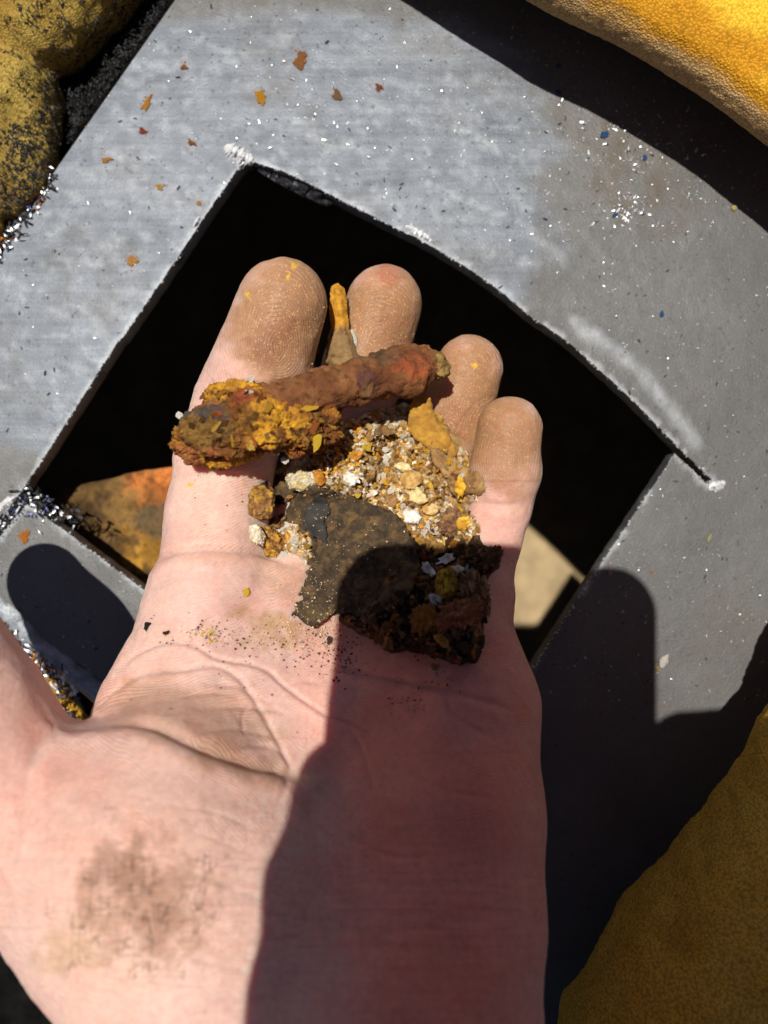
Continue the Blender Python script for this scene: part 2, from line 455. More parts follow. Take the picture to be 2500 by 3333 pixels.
left_edge = [(940, -545), (570, 0), (190, 540), (0, 838), (-420, 1460)]
inner_rim = smooth_curve([(-420, 1560), (-200, 1770), (0, 1940), (83, 2012), (160, 2088), (320, 2206), (640, 2450), (1100, 2960), (1600, 3300)])
plate_out = [np.array(p) for p in left_edge]+inner_rim+[np.array(p) for p in [(2300, 3900), (3300, 2900), (3500, 1500), (2900, 500), (1900, -400)]]
def up_arc(): return smooth_curve([(821, 524), (940, 566), (1077, 633), (1250, 723), (1401, 799), (1581, 912), (1732, 1032), (1845, 1111), (1958, 1209), (2064, 1307), (2190, 1437)], 6)
hole_pts = ([np.array(p, float) for p in [(75, 1590), (113, 1533), (226, 1360), (384, 1111), (400, 1098), (542, 890), (670, 700), (769, 556), (800, 520)]]
            + up_arc() + [np.array(p, float) for p in [(2252, 1498), (2316, 1560), (2312, 1574), (2296, 1572), (2240, 1516), (2196, 1476), (2079, 1653), (1962, 1827), (1845, 2007), (1721, 2196), (1545, 2470), (1500, 2505),
               (1100, 2310), (800, 2140), (467, 1921), (181, 1706), (92, 1640)]])
kerf = [np.array(p, float) for p in [(60, 1612), (78, 1628), (10, 1712), (-110, 1882), (-128, 1868), (0, 1690)]]
# the kerf joins the hole at its lower left corner
hole_pts = hole_pts[:-1]+[np.array(p, float) for p in [(88, 1642), (6, 1742), (-120, 1905), (-136, 1890), (-8, 1706)]]
hole_d = densify(hole_pts, 8, 1.6, 4)
out_d = densify(plate_out, 30)
V2, T = cdt_solid(out_d, [hole_d], 19, 3)
u, v = V2[:, 0], V2[:, 1]
hd = np.maximum(-sdist(u, v, hole_d), 0)
wob = n2(u, v, 260, 5, 4)*110+n2(u, v, 60, 8, 3)*26
ang = np.hypot(u-500, v-1500)
wipe = sstep(1010+wob-np.hypot((u-470)*.74, (v-600)*1.02), -70, 60)*sstep(v-(60+wob*.4), -30, 40)
wipe = np.maximum(wipe, .75*sstep(120+wob*.6-np.hypot((u-150)*.5, (v-1150)*.6), 0, 60))
tail = seg_dist(u, v, smooth_curve([(1500, 420), (1640, 520), (1760, 700), (1810, 820)]))
wipe = np.maximum(wipe, .5*sstep(95+wob*.35-tail, 0, 60))
sw = smooth_curve([(1870, 1050), (1990, 1130), (2110, 1240), (2200, 1350), (2270, 1450)])
scuff_rimlight = .55*sstep(36+wob*.16-seg_dist(u, v, sw), -4, 30)*(.65+.5*sstep(n2(u, v, 34, 71, 4), -.5, .6))
for pts, w, a in [([(1490, 420), (1570, 450), (1620, 490)], 10, .6), ([(1380, 590), (1500, 650), (1640, 700)], 9, .45), ([(1700, 760), (1790, 800), (1830, 850)], 26, .3),
                  ([(270, 1000), (330, 1080), (390, 1180)], 22, .35), ([(1300, 740), (1450, 830)], 14, .4)]:
    scuff_rimlight = np.maximum(scuff_rimlight, a*sstep(w+wob*.05-seg_dist(u, v, smooth_curve(pts)), 0, w*.8))
streak = n2(u*.35+v*.18, v-u*.38, 22, 31, 4)
scuff_rimlight = np.maximum(scuff_rimlight, .35*wipe*sstep(streak, .25, .8))
scuff_rimlight = np.maximum(scuff_rimlight, .8*sstep(13-hd, 0, 10)*sstep(n2(u, v, 60, 3), -.45, .2))  # lit bevel of the hole edge painted in as pale colour
grime = .55*sstep(300+wob-np.hypot(u-2050, v-560), 0, 240)+.3*sstep(n2(u, v, 300, 77), .1, .7)
pz = .2-.00004*n2(u, v, 40, 2)
PV, PF = solidify(V2, T, pz, .2058)
dup2 = lambda a: np.concatenate([a, a*0])
plate = obj('steel_plate', PV, PF, M_steel, origin=np.zeros(3), smooth=False, attrs=dict(wipe=dup2(wipe), scuff_rimlight=dup2(scuff_rimlight), grime=dup2(np.clip(grime, 0, 1))))
tag(plate, 'grey mill steel ring plate with a rough square hole sawn through it under the hand', 'plate')

# bright torn corners and hanging lip: parts of the plate
def jag_ridge(name, pts, w, hgt, mat, parent, seed, d0=.2, n=26):
    c = densify(pts, np.hypot(*(np.array(pts[-1])-pts[0]))/n, 0, 0, False); r = np.random.default_rng(seed)
    Vs = []; t = np.gradient(c, axis=0); t /= np.linalg.norm(t, axis=1)[:, None]; nr = np.stack([-t[:, 1], t[:, 0]], 1)
    prof = [(-1, -.0004), (-.55, .45), (0, 1.), (.5, .4), (1, -.0006)]
    for i, p in enumerate(c):
        e = math.sin(math.pi*(i+.5)/len(c))**.5
        for a, h in prof:
            q = p+nr[i]*a*w*e*(1+.45*r.uniform(-1, 1)); hh = h*hgt*e*(1+.5*r.uniform(-1, 1)) if h > 0 else -.0006
            Vs.append(P(q[0], q[1], d0-hh))
    k = len(prof); F = [(i*k+j, i*k+j+1, (i+1)*k+j+1, (i+1)*k+j) for i in range(len(c)-1) for j in range(k-1)]
    F += [(i*k, (i+1)*k, (i+1)*k+k-1, i*k+k-1) for i in range(len(c)-1)]+[tuple(range(k))[::-1], tuple(range((len(c)-1)*k, len(c)*k))]
    return obj(name, Vs, F, mat, parent, smooth=False)
b = jag_ridge('burr', [(732, 474), (765, 498), (825, 530)], 34, .0020, M_bright, plate, 2); tag(b, 'bright torn burr at the top left corner of the hole')
b = jag_ridge('burr', [(2306, 1590), (2335, 1582), (2362, 1570)], 22, .0013, M_bright, plate, 3); tag(b, 'bright torn burr at the end of the saw cut')
b = jag_ridge('burr', [(1320, 735), (1365, 760), (1405, 785)], 16, .0011, M_bright, plate, 4); tag(b, 'bright nick on the upper edge of the hole')
b = jag_ridge('burr', [(630, 738), (650, 705)], 9, .0009, M_bright, plate, 5, n=10); tag(b, 'small bright nick on the left edge of the hole')
b = jag_ridge('burr', [(-10, 1662), (30, 1632), (52, 1618)], 18, .0012, M_bright, plate, 6, n=14); tag(b, 'bright burr beside the lower left saw cut')
lip = [(815, 528), (900, 566), (1000, 605), (1072, 640), (1085, 662), (1060, 668), (985, 640), (890, 588), (822, 548)]
LV, LT = cdt_solid(densify(lip, 8, 3, 3), [], 8, 5)
dd = .2012+.002*sstep(n2(LV[:, 0], LV[:, 1], 26, 5), -.6, .8)+(LV[:, 1]-.45*(LV[:, 0]-815)-528)*.00004
LVV, LF = solidify(LV, LT, dd, dd+.0012)
b = obj('torn_lip', LVV, LF, M_lip, plate, smooth=False); tag(b, 'dark blued torn lip hanging under the upper edge of the hole')
# burr teeth all round the sawn edge
bv = []; bf = []
edge = densify(hole_pts, 8, 1.6, 4)
ii = 0
for p, q in zip(edge, np.roll(edge, -1, 0)):
    for _ in range(2):
        if rng.random() < .45: continue
        t = rng.random(); c = p+(q-p)*t+rng.uniform(-4, 4, 2); L = rng.uniform(3, 11); a = rng.uniform(0, 6.28); w = rng.uniform(1.5, 4)
        z = .2-rng.uniform(-.0006, .0005)
        d1 = np.array([math.cos(a), math.sin(a)]); d2 = np.array([-d1[1], d1[0]])
        pts = [c-d1*L*.5-d2*w, c-d1*L*.5+d2*w, c+d1*L*.5]
        bv += [P(*x, z) for x in pts]+[P(*(c+d2*rng.uniform(-2, 2)), z-rng.uniform(.0002, .0007))]
        bf += [(ii, ii+1, ii+3), (ii+1, ii+2, ii+3), (ii+2, ii, ii+3), (ii, ii+2, ii+1)]; ii += 4
b = obj('burr_teeth', bv, bf, M_bright, plate, smooth=False); tag(b, kind='stuff')
# rolled rim, its bluish highlight put into the colour
rim = smooth_curve([(-200, 1796), (0, 1962), (80, 2030), (156, 2106), (312, 2226), (640, 2476)], 10)
rv = []; K = 10
for i, p in enumerate(rim):
    t = (rim[min(i+1, len(rim)-1)]-rim[max(i-1, 0)]); t /= np.hypot(*t); nr = np.array([-t[1], t[0]])
    c3 = P(*p, .2035); n3 = np.array([nr[0], -nr[1], 0])
    for k in range(K):
        a = 2*math.pi*k/K; r_ = .0036*(1+.05*math.sin(i*1.7+k))
        rv.append(c3+n3*math.cos(a)*r_*1.15+np.array([0, 0, 1])*math.sin(a)*r_)
rf = [(i*K+k, i*K+(k+1) % K, (i+1)*K+(k+1) % K, (i+1)*K+k) for i in range(len(rim)-1) for k in range(K)]
rf += [tuple(range(K))[::-1], tuple(range((len(rim)-1)*K, len(rim)*K))]
Mr = Mat('rim_steel', .5, .2, .4); vv_ = Mr.coord()
Mr.base(Mr.ramp(Mr.noise(vv_, 260, 5), [(.35, (.13, .145, .17)), (.65, (.36, .385, .41))])); Mr.norm(Mr.bump(Mr.noise(vv_, 500, 4), .0007, .8))
b = obj('rolled_rim', rv, rf, Mr.m, plate); tag(b, 'pale blue grey rolled rim along the lower left edge of the plate')

# ------------------------------------------------------------------ rusty flange seen through the hole
fo = smooth_curve([(150, 1650), (173, 1603), (324, 1565), (452, 1535), (620, 1515), (900, 1500)], 6)+[np.array(p, float) for p in [(1050, 1800), (900, 2200), (500, 2120), (250, 1900)]]
FV, FT = cdt_solid(densify(fo, 14, 3, 9), [], 13, 6)
u, v = FV[:, 0], FV[:, 1]
fd = .2205-.0006*n2(u, v, 90, 3, 4)-.0003*n2(u, v, 18, 6, 3)
a1 = n2(u, v, 130, 41, 4); a2 = n2(u, v, 40, 43, 4)
fc = lerp(np.array([.10, .06, .025]), np.array([.26, .15, .05]), sstep(a1, -.5, .6)[:, None])
om = sstep(140-np.hypot((u-570)*.8, (v-1590)*1.2)+a2*60, 0, 70); fc = lerp(fc, np.array([.62, .20, .05]), (om*.9)[:, None])
om = sstep(110-np.hypot((u-480), (v-1800)*.8)+a2*60, 0, 60); fc = lerp(fc, np.array([.50, .26, .04]), (om*.8)[:, None])
om = sstep(a2, .35, .8); fc = lerp(fc, np.array([.03, .022, .015]), (om*.7)[:, None])
fc = fc*(.62+.5*sstep(n2(u, v, 55, 61, 5), -.5, .5))[:, None]
om = sstep(1.15-np.hypot((u-560)/125, (v-1695)/62)+a2*.12, 0, .22); fc = lerp(fc, np.array([.115, .085, .05]), (om*.85)[:, None])
FV3, FF = solidify(FV, FT, fd, .2275)
fl_o = obj('rusty_flange', FV3, FF, M_crust, cols=np.concatenate([fc, fc*.4]))
tag(fl_o, 'orange and brown rusted flange below the plate, seen through the lower left of the hole', 'flange')
# ------------------------------------------------------------------ foam around the plate
fe = smooth_curve([(700, -620), (1300, -250), (1709, 0), (2003, 151), (2304, 331), (2500, 482), (2900, 830)], 50)
prof = np.array([(.034, .0005), (.016, .006), (.005, .0165), (.0004, .0222), (0, .0250), (.0006, .0285), (.0028, .0320), (.0075, .0345), (.018, .0362), (.040, .037), (.075, .037)])
tt = np.concatenate([[0], np.cumsum(np.hypot(*np.diff(prof, axis=0).T))]); ts = np.arange(0, tt[-1], .00055)
pr = np.stack([np.interp(ts, tt, prof[:, 0]), np.interp(ts, tt, prof[:, 1])], 1)
for _ in range(3): pr[1:-1] = (pr[:-2]+2*pr[1:-1]+pr[2:])/4
fe = np.array(fe); E3 = P(fe[:, 0], fe[:, 1], .2-.0225); L = np.concatenate([[0], np.cumsum(np.linalg.norm(np.diff(E3, axis=0), axis=1))])
sl = np.arange(0, L[-1], .00055); E3 = np.stack([np.interp(sl, L, E3[:, i]) for i in range(3)], 1)
tn = np.gradient(E3, axis=0); tn /= np.linalg.norm(tn, axis=1)[:, None]; nn = np.stack([-tn[:, 1], tn[:, 0], 0*tn[:, 0]], 1)
G = E3[:, None, :]*np.array([1, 1, 0])+nn[:, None, :]*pr[None, :, 0, None]+np.array([0, 0, 1.])*pr[None, :, 1, None]
A, B = G.shape[:2]; FVx = G.reshape(-1, 3)
idx = np.arange(A*B).reshape(A, B); FFx = np.stack([idx[:-1, :-1], idx[1:, :-1], idx[1:, 1:], idx[:-1, 1:]], -1).reshape(-1, 4)
N = v_normals(FVx, FFx)
if N[idx[A//2, -3]][2] < 0: FFx = FFx[:, ::-1]; N = -N
FVx = FVx+N*(.0004*fbm(FVx*50, 3, 2)+.00010*fbm(FVx*900, 5, 2))[:, None]
pp = np.tile(np.interp(np.linspace(0, 1, B), np.linspace(0, 1, len(pr)), ts[:len(pr)]), A); pp = pp-tt[3]
pn = fbm(FVx*120, 8, 3)*.002
edge_c = lerp(np.array([.62, .40, .17]), np.array([.66, .30, .02]), sstep(pp+pn, .006, .0095)[:, None])
edge_c = lerp(edge_c, np.array([.92, .56, .045]), sstep(pp+pn*2, .012, .022)[:, None])
fm = obj('foam_sheet', FVx, FFx, M_foam, cols=edge_c)
tag(fm, 'clean bright yellow foam with a rounded edge in the top right corner', 'foam')

def blob(name, nodes_list, h, k, mat, disp, label, cat='foam', lev=0):
    pts = np.array([P(*n[:3]) for ch in nodes_list for n in ch]); rm = max(n[3] for ch in nodes_list for n in ch)
    F = Field(pts.min(0)-rm-.004, pts.max(0)+rm+.004, h)
    for ch in nodes_list:
        q = [(P(*n[:3]), n[3]) for n in ch]
        for (p0, r0), (p1, r1) in zip(q[:-1], q[1:]): F.cap(p0, p1, r0, r1, k)
    V, Q = F.mesh(); Nn = v_normals(V, Q)
    for amp, fr, sd in disp: V = V+Nn*(amp*fbm(V*fr, sd, 3))[:, None]
    o = obj(name, V, Q, mat); tag(o, label, cat); return o
blob('dirty_foam', [[(50, 320, .2015, .0120), (30, 560, .2025, .0110)], [(-120, 40, .198, .013), (150, 60, .199, .0125), (300, -90, .200, .0125)], [(-110, 720, .204, .0085), (-60, 800, .205, .004)],
                    [(-160, 300, .197, .014), (-160, 760, .199, .012)],
                    [(-500, -300, .197, .020), (-420, 300, .197, .020), (-380, 800, .199, .018), (-600, 1300, .2, .018)], [(300, -90, .200, .0125), (620, -500, .2, .014)]],
     .0009, .003, M_foam_dirty, [(.0012, 90, 2), (.0004, 500, 4)], 'dirty yellow foam lumps peppered with black filings in the top left corner')
blob('foam_block', [[(3330, 1500, .165, .024), (3150, 1870, .164, .024), (2880, 2530, .163, .0235), (2640, 2870, .163, .023), (2500, 3030, .164, .023), (2320, 3200, .166, .023), (2160, 3480, .168, .023), (2060, 3800, .168, .023)],
                    [(3500, 2500, .175, .04), (2850, 3000, .172, .033), (2600, 3700, .172, .033)], [(3300, 2000, .19, .02), (2800, 2700, .19, .02), (2400, 3300, .19, .02)]], .0011, .004, M_foam_tan, [(.0014, 60, 12), (.0004, 420, 14)],
     'shaded tan yellow foam edge in the bottom right corner')
blob('foam_scrap', [[(-200, 1990, .2065, .0065), (60, 2190, .2065, .0065), (260, 2420, .2065, .0065)]], .0008, .002, M_foam_tan, [(.0009, 120, 22), (.0003, 500, 24)],
     'tan foam strip with metal chips between the thumb and the pale rim')

# ------------------------------------------------------------------ the open hand
def hand_mesh():
    n = lambda u, v, d, r: (P(u, v, d), r)
    F = Field((-.118, -.128, -.024), (.046, .066, .112), .00125)
    pal = [ # knuckle side to wrist
        [n(655, 2010, .1685, .0122), n(690, 2300, .162, .0150), n(800, 2900, .147, .0175), n(800, 3500, .128, .0195), n(820, 4100, .118, .020)],
        [n(930, 1990, .172, .0118), n(960, 2400, .1625, .0145), n(1020, 3000, .146, .0180), n(1040, 3500, .130, .0190), n(1040, 4100, .119, .020)],
        [n(1215, 2000, .172, .0115), n(1240, 2400, .1635, .0145), n(1260, 3000, .147, .0180), n(1300, 3500, .131, .0190), n(1300, 4100, .120, .020)],
        [n(1480, 2010, .1675, .0112), n(1502, 2300, .160, .0150), n(1465, 2650, .150, .0172), n(1430, 3000, .142, .0184), n(1360, 3333, .134, .0194), n(1330, 3800, .125, .0195)],
    ]
    for ch in pal: F.chain(ch, .006, .009)
    F.chain([n(640, 2060, .166, .0118), n(480, 2310, .160, .0092), n(420, 2540, .152, .0110)], .006, .005)          # web side
    F.chain([n(660, 3050, .137, .0200), n(440, 2780, .138, .0195), n(250, 2710, .140, .0175)], .006, .008)           # thenar
    F.chain([n(860, 2960, .142, .0180), n(560, 2650, .1415, .0185)], .006, .008)
    F.chain([n(760, 3420, .131, .0180), n(450, 2950, .137, .0190), n(20, 2590, .1405, .0145), n(-60, 2440, .1400, .0135), n(-130, 2300, .1390, .0127),
             n(-245, 2120, .1390, .0120), n(-330, 1990, .1390, .0118), n(-486, 1775, .1390, .0103)], .005, .0035)           # thumb
    # pads below the fingers
    for u, v, d, r in [(690, 1960, .1655, .0105), (940, 2040, .169, .0100), (1220, 2060, .169, .0100), (1480, 2060, .165, .0100)]: F.cap(P(u, v, d), P(u+10, v+60, d), r, r, .006)
    G = Field.__new__(Field); G.lo, G.h, G.n, G.ax = F.lo, F.h, F.n, F.ax; G.f = np.full(F.n, .02, np.float32)
    fingers = [
        [n(920, 988, .1660, .0097), n(845, 1215, .1680, .0107), n(790, 1330, .1695, .0105), n(735, 1480, .1705, .0107), n(712, 1680, .1705, .0113), n(690, 1900, .1695, .0117)],
        [n(1250, 990, .1830, .0091), n(1188, 1195, .1860, .0097), n(1090, 1500, .1860, .0102), n(965, 1880, .1750, .0114)],
        [n(1527, 1200, .1850, .0081), n(1470, 1390, .1870, .0088), n(1360, 1620, .1860, .0096), n(1235, 1930, .1750, .0110)],
        [n(1657, 1395, .1680, .0071), n(1642, 1540, .1700, .0075), n(1622, 1650, .1710, .0070), n(1588, 1760, .1710, .0068), n(1545, 1900, .1690, .0084)],
    ]
    for ch in fingers: G.chain(ch, .0025, .0009)
    F.f = smin(F.f, G.f, .0055)
    V, Q = F.mesh()
    return V, Q
HV0, HQ0 = hand_mesh()
bvh = BVHTree.FromPolygons([Vector(p) for p in HV0], [tuple(q) for q in HQ0])
HV, HQ = subdivide(HV0, HQ0, 2)
HN = v_normals(HV, HQ)
u, v, d = to_px(HV)
facing = sstep(HN[:, 2], .0, .35)
disp = np.zeros(len(HV))
creases = [ # px polyline, depth mm, width px, swell of the lower lip mm
    ([(225, 2345), (311, 2352), (434, 2349), (521, 2374), (622, 2421), (723, 2457), (832, 2494), (962, 2523)], 1.05, 21, .65),
    ([(330, 2300), (376, 2250), (463, 2196), (600, 2183), (694, 2166), (767, 2199), (825, 2271), (882, 2365), (940, 2474), (962, 2523)], .42, 9, .22),
    ([(391, 2180), (448, 2129), (535, 2093), (622, 2100), (709, 2141), (853, 2172), (933, 2235), (1056, 2322), (1128, 2347), (1204, 2382)], .45, 8, .2),
    ([(1090, 2160), (1133, 2177), (1204, 2196), (1312, 2215), (1442, 2242), (1578, 2280), (1660, 2307)], .5, 12, .25),
    ([(500, 1830), (545, 1806), (640, 1786), (760, 1790), (860, 1805), (950, 1840)], .7, 13, .5),
    ([(540, 1770), (640, 1755), (760, 1765)], .3, 9, .1),
    ([(1520, 1642), (1580, 1640), (1640, 1646), (1710, 1640)], .85, 13, .1), ([(1520, 1820), (1580, 1850), (1660, 1830)], .5, 14, 0),
    ([(1440, 1405), (1490, 1425), (1540, 1450)], .6, 12, .1), ([(1430, 1440), (1530, 1480)], .4, 10, 0),
    ([(640, 1290), (760, 1265), (1020, 1245)], .45, 16, .1), ([(600, 1370), (900, 1330)], .3, 14, 0),
    ([(540, 1560), (700, 1545), (900, 1560)], .3, 12, 0),
    ([(651, 2310), (760, 2300), (875, 2308), (960, 2330)], .3, 10, .1), ([(680, 2230), (780, 2240), (900, 2300)], .25, 9, .1), ([(560, 2290), (660, 2260), (760, 2262)], .25, 9, .1),
    ([(640, 2390), (760, 2370), (900, 2400)], .25, 9, .1), ([(760, 2430), (860, 2425), (930, 2450)], .25, 9, .1),
    ([(1000, 2420), (940, 2520), (900, 2640)], .3, 14, 0), ([(180, 2370), (110, 2480), (60, 2650), (30, 2800)], .5, 24, .2), ([(190, 2420), (160, 2330), (120, 2260)], .35, 12, 0),
    ([(960, 2525), (1010, 2640), (1040, 2800), (1030, 2950)], .35, 22, 0),
    ([(1180, 1830), (1250, 1860), (1350, 1850)], .4, 14, 0), ([(880, 2000), (930, 2090), (940, 2180)], .25, 14, 0),
    ([(1204, 2196), (1260, 2150), (1330, 2130)], .25, 7, 0), ([(933, 2235), (1000, 2215), (1060, 2230)], .25, 7, 0), ([(825, 2271), (790, 2330), (800, 2400)], .25, 7, 0),
    ([(622, 2100), (650, 2040), (720, 1990)], .22, 7, 0), ([(448, 2129), (440, 2060), (480, 1990)], .22, 7, 0), ([(1128, 2347), (1180, 2450), (1220, 2600)], .3, 9, 0), ([(1442, 2242), (1480, 2330), (1600, 2400)], .3, 9, 0),
    ([(1300, 2480), (1420, 2560), (1600, 2600)], .22, 9, 0), ([(600, 2700), (720, 2740), (860, 2800)], .16, 7, 0), ([(520, 2620), (680, 2640), (840, 2700)], .14, 7, 0), ([(1100, 2700), (1250, 2780), (1420, 2800)], .2, 10, 0),
    ([(330, 2760), (500, 2800), (700, 2870), (900, 2950)], .18, 9, 0), ([(280, 2880), (480, 2930), (760, 3040)], .15, 9, 0), ([(420, 3060), (620, 3120), (860, 3180)], .18, 10, 0),
]
for pts, dep, w, sw_ in creases:
    pts = np.array(smooth_curve(pts, 6)); lo = pts.min(0)-110; hi = pts.max(0)+110
    m = (u > lo[0]) & (u < hi[0]) & (v > lo[1]) & (v < hi[1]) & (HN[:, 2] > -.1)
    dd = seg_dist(u[m], v[m], pts); end = 1
    L = np.hypot(u[m]-pts[0, 0], v[m]-pts[0, 1]); L2 = np.hypot(u[m]-pts[-1, 0], v[m]-pts[-1, 1])
    fade = sstep(np.minimum(L, L2), -10, 70)*.75+.25
    disp[m] -= fade*.001*dep*np.exp(-(dd/w)**2)
    if sw_:
        below = v[m]-np.interp(u[m], np.sort(pts[:, 0]), pts[np.argsort(pts[:, 0]), 1])
        disp[m] += fade*.001*sw_*np.exp(-((dd-w*2.4)/(w*1.9))**2)*sstep(below, -w*.5, w)
# broad undulation, tendons, fleshy bumps
disp += .0006*fbm(HV*70, 11, 2)*sstep(v, 1850, 2100)*sstep(2750-v, 0, 300)
disp += .00028*fbm(HV*110, 12, 3)
disp += .00009*fbm(HV*420, 13, 3)
wr = np.exp(-((v-2950)/260)**2)
disp += -.00022*wr*np.abs(fbm(np.stack([u/260, v/30, 0*u], -1), 15, 2))
disp += .0006*np.exp(-((u-1010)/45)**2)*sstep(v, 2900, 3300)
knuck = ((u+150)/160)**2+((v-2130)/200)**2
disp += -.0003*np.exp(-knuck)*np.abs(np.sin((u*.5+v*.87)/16+n2(u, v, 70, 3)*2))*sstep(-.02+HN[:, 2], -.3, .6)
HV = HV+HN*(disp*facing)[:, None]
# albedo -------------------------------------------------------------------------------
base = np.array([.715, .462, .388])
col = np.tile(base, (len(HV), 1))
mot = fbm(HV*110, 21, 3); mot2 = fbm(HV*45, 23, 3)
col = col*(1+.09*mot2[:, None]+.05*fbm(HV*260, 29, 3)[:, None]*np.array([.6, 1.2, 1.2]))
red = np.clip(.2*sstep(mot, .0, .8)+.95*np.exp(-((u-1450)/400)**4-((v-2800)/1000)**4)+.15*np.exp(-((u-150)/280)**2-((v-2500)/330)**2), 0, 1)  # mottling, plus the warm red of the palm's shade painted into the skin
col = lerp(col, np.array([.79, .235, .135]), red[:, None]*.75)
yel = sstep(mot2, .1, .9)*.4*sstep(1250-u, 0, 250)+.55*np.exp(-((u-450)/420)**2-((v-2900)/420)**2)
col = lerp(col, np.array([.72, .485, .37]), np.clip(yel, 0, 1)[:, None]*.7)
def stain(cu, cv, ru, rv, c, a, rot=0., nz=.35, ns=60):
    global col
    cu_, cv_ = u-cu, v-cv; x = cu_*math.cos(rot)+cv_*math.sin(rot); y = -cu_*math.sin(rot)+cv_*math.cos(rot)
    m = (np.abs(x) < ru*2) & (np.abs(y) < rv*2) & (HN[:, 2] > -.4)
    r_ = np.hypot(x[m]/ru, y[m]/rv)+nz*n2(u[m], v[m], ns, int(cu+cv) % 97, 3)
    w = a*sstep(1.15-r_, 0, .75)
    col[m] = lerp(col[m], np.array(c), w[:, None])
tan = (.40, .215, .105); tan2 = (.44, .255, .125); rb = (.30, .12, .06)
stain(920, 1010, 240, 300, tan, .92, .3, .2); stain(1000, 1150, 120, 230, tan, .6, .3)
stain(900, 1090, 110, 60, rb, .6, -.5, .5, 30); stain(870, 1160, 70, 40, rb, .5, -.4, .5, 30)
stain(1240, 1080, 210, 320, tan, .95, .2, .2); stain(1262, 895, 45, 50, (.42, .15, .075), .7); stain(1290, 1080, 70, 80, rb, .35)
stain(1510, 1290, 200, 290, tan, .95, .2, .2); stain(1480, 1370, 90, 70, rb, .45)
stain(1650, 1440, 160, 220, tan, .9, .1, .2); stain(1650, 1580, 60, 45, (.46, .20, .12), .5)
stain(930, 1880, 130, 90, (.44, .26, .16), .5); stain(860, 2040, 120, 70, (.42, .24, .10), .75, 0, .5); stain(700, 1815, 190, 30, (.45, .26, .16), .35)
stain(650, 2330, 330, 110, (.50, .30, .19), .5, .2); stain(480, 2250, 170, 60, (.46, .25, .15), .4, -.3); stain(760, 2480, 330, 70, (.40, .23, .13), .6, .25, .3)
stain(460, 2950, 230, 230, (.47, .275, .185), .75, 0, .5, 70); stain(400, 2830, 130, 110, (.33, .18, .115), .6, 0, .5, 50); stain(540, 2960, 90, 160, (.40, .225, .15), .5, .3, .5, 50); stain(230, 3100, 110, 90, (.52, .34, .20), .5, 0, .6, 50)
stain(1150, 2060, 260, 70, (.36, .19, .12), .35); stain(1430, 2200, 180, 60, (.36, .17, .11), .3)
for cu, cv in [(960, 865), (938, 900), (805, 960), (1075, 1090), (700, 1480), (620, 1580), (1545, 1190)]: stain(cu, cv, 11, 11, (.72, .46, .03), .9, 0, .6, 9)
dust = np.zeros(len(HV))
for cu, cv, ru, rv, a in [(960, 1060, 190, 260, 1), (1230, 1080, 170, 240, .9), (1510, 1280, 150, 220, .8), (1650, 1480, 140, 190, .6), (960, 1900, 120, 90, .6), (700, 1720, 220, 260, .25), (620, 2090, 320, 60, .7), (850, 2040, 150, 130, .45), (1000, 2070, 160, 60, .9)]:
    dust = np.maximum(dust, a*sstep(1.2-np.hypot((u-cu)/ru, (v-cv)/rv), 0, .5))
grm = sstep(1.15-np.hypot((u-470)/270, (v-2960)/270)+.5*n2(u, v, 110, 5), 0, .5)
grm = np.maximum(grm, .2*sstep(v, 2500, 2700))
# ridge phase
w_ = v+.35*(u-900)+60*n2(u, v, 380, 51, 2)
for cu, cv, rr in [(905, 1080, 330), (1235, 1100, 260), (1515, 1280, 260), (1645, 1450, 210)]:
    r_ = np.hypot((u-cu), (v-cv-60)*.62)
    m = (np.hypot(u-cu, v-cv) < rr*.8) & (v < cv+rr*.55)
    w_ = np.where(m, r_*1.2+v*.15, w_)
r_ = np.hypot(u-1560, (v-2850)*.8); w_ = np.where((u > 1250) & (v > 2450), r_+40*n2(u, v, 250, 5, 2), w_)
w_ = np.where((v > 2400) & (u < 1000), .75*v-.55*u+30*n2(u, v, 200, 8, 2), w_)
w_ = w_+9*n2(u, v, 70, 57, 2)
phase = w_*2*math.pi/9.2
ramp_ = sstep(HN[:, 2], .1, .5)*np.where(v > 2750, .25, 1.)*np.where(u < 150, .3, 1.)*(.6+.4*mot)
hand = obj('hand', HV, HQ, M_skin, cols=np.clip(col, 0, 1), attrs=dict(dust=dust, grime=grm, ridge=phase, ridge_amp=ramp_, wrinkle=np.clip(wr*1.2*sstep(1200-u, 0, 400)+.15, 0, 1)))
tag(hand, 'open dirty hand held palm up over the hole, cupping rust fragments', 'hand')
del HV, HN, col

# depth of the hand's skin (and later of whatever lies on it) under any pixel ----------------
GU = np.arange(200, 1840, 5.); GV = np.arange(780, 2420, 5.)
DH = np.full((len(GV), len(GU)), np.nan)
o_ = Vector((0, 0, CAM_Z))
for j in range(0, len(GV), 2):
    for i in range(0, len(GU), 2):
        dr = Vector(((GU[i]-1250)/2500, -(GV[j]-1666.5)/2500, -1)); L = dr.length
        hit = bvh.ray_cast(o_, dr/L)
        if hit[0] is not None: DH[j:j+2, i:i+2] = CAM_Z-hit[0].z
MISS = np.isnan(DH)
DH = np.where(MISS, .186, DH)
def blur(a, n):
    k = np.ones(2*n+1)/(2*n+1)
    p = np.pad(a, n, mode='edge')
    p = np.apply_along_axis(lambda r: np.convolve(r, k, 'valid'), 1, p)
    return np.apply_along_axis(lambda r: np.convolve(r, k, 'valid'), 0, p)
DS = blur(blur(DH, 6), 6)
TOP = DH.copy()                      # nearest surface so far
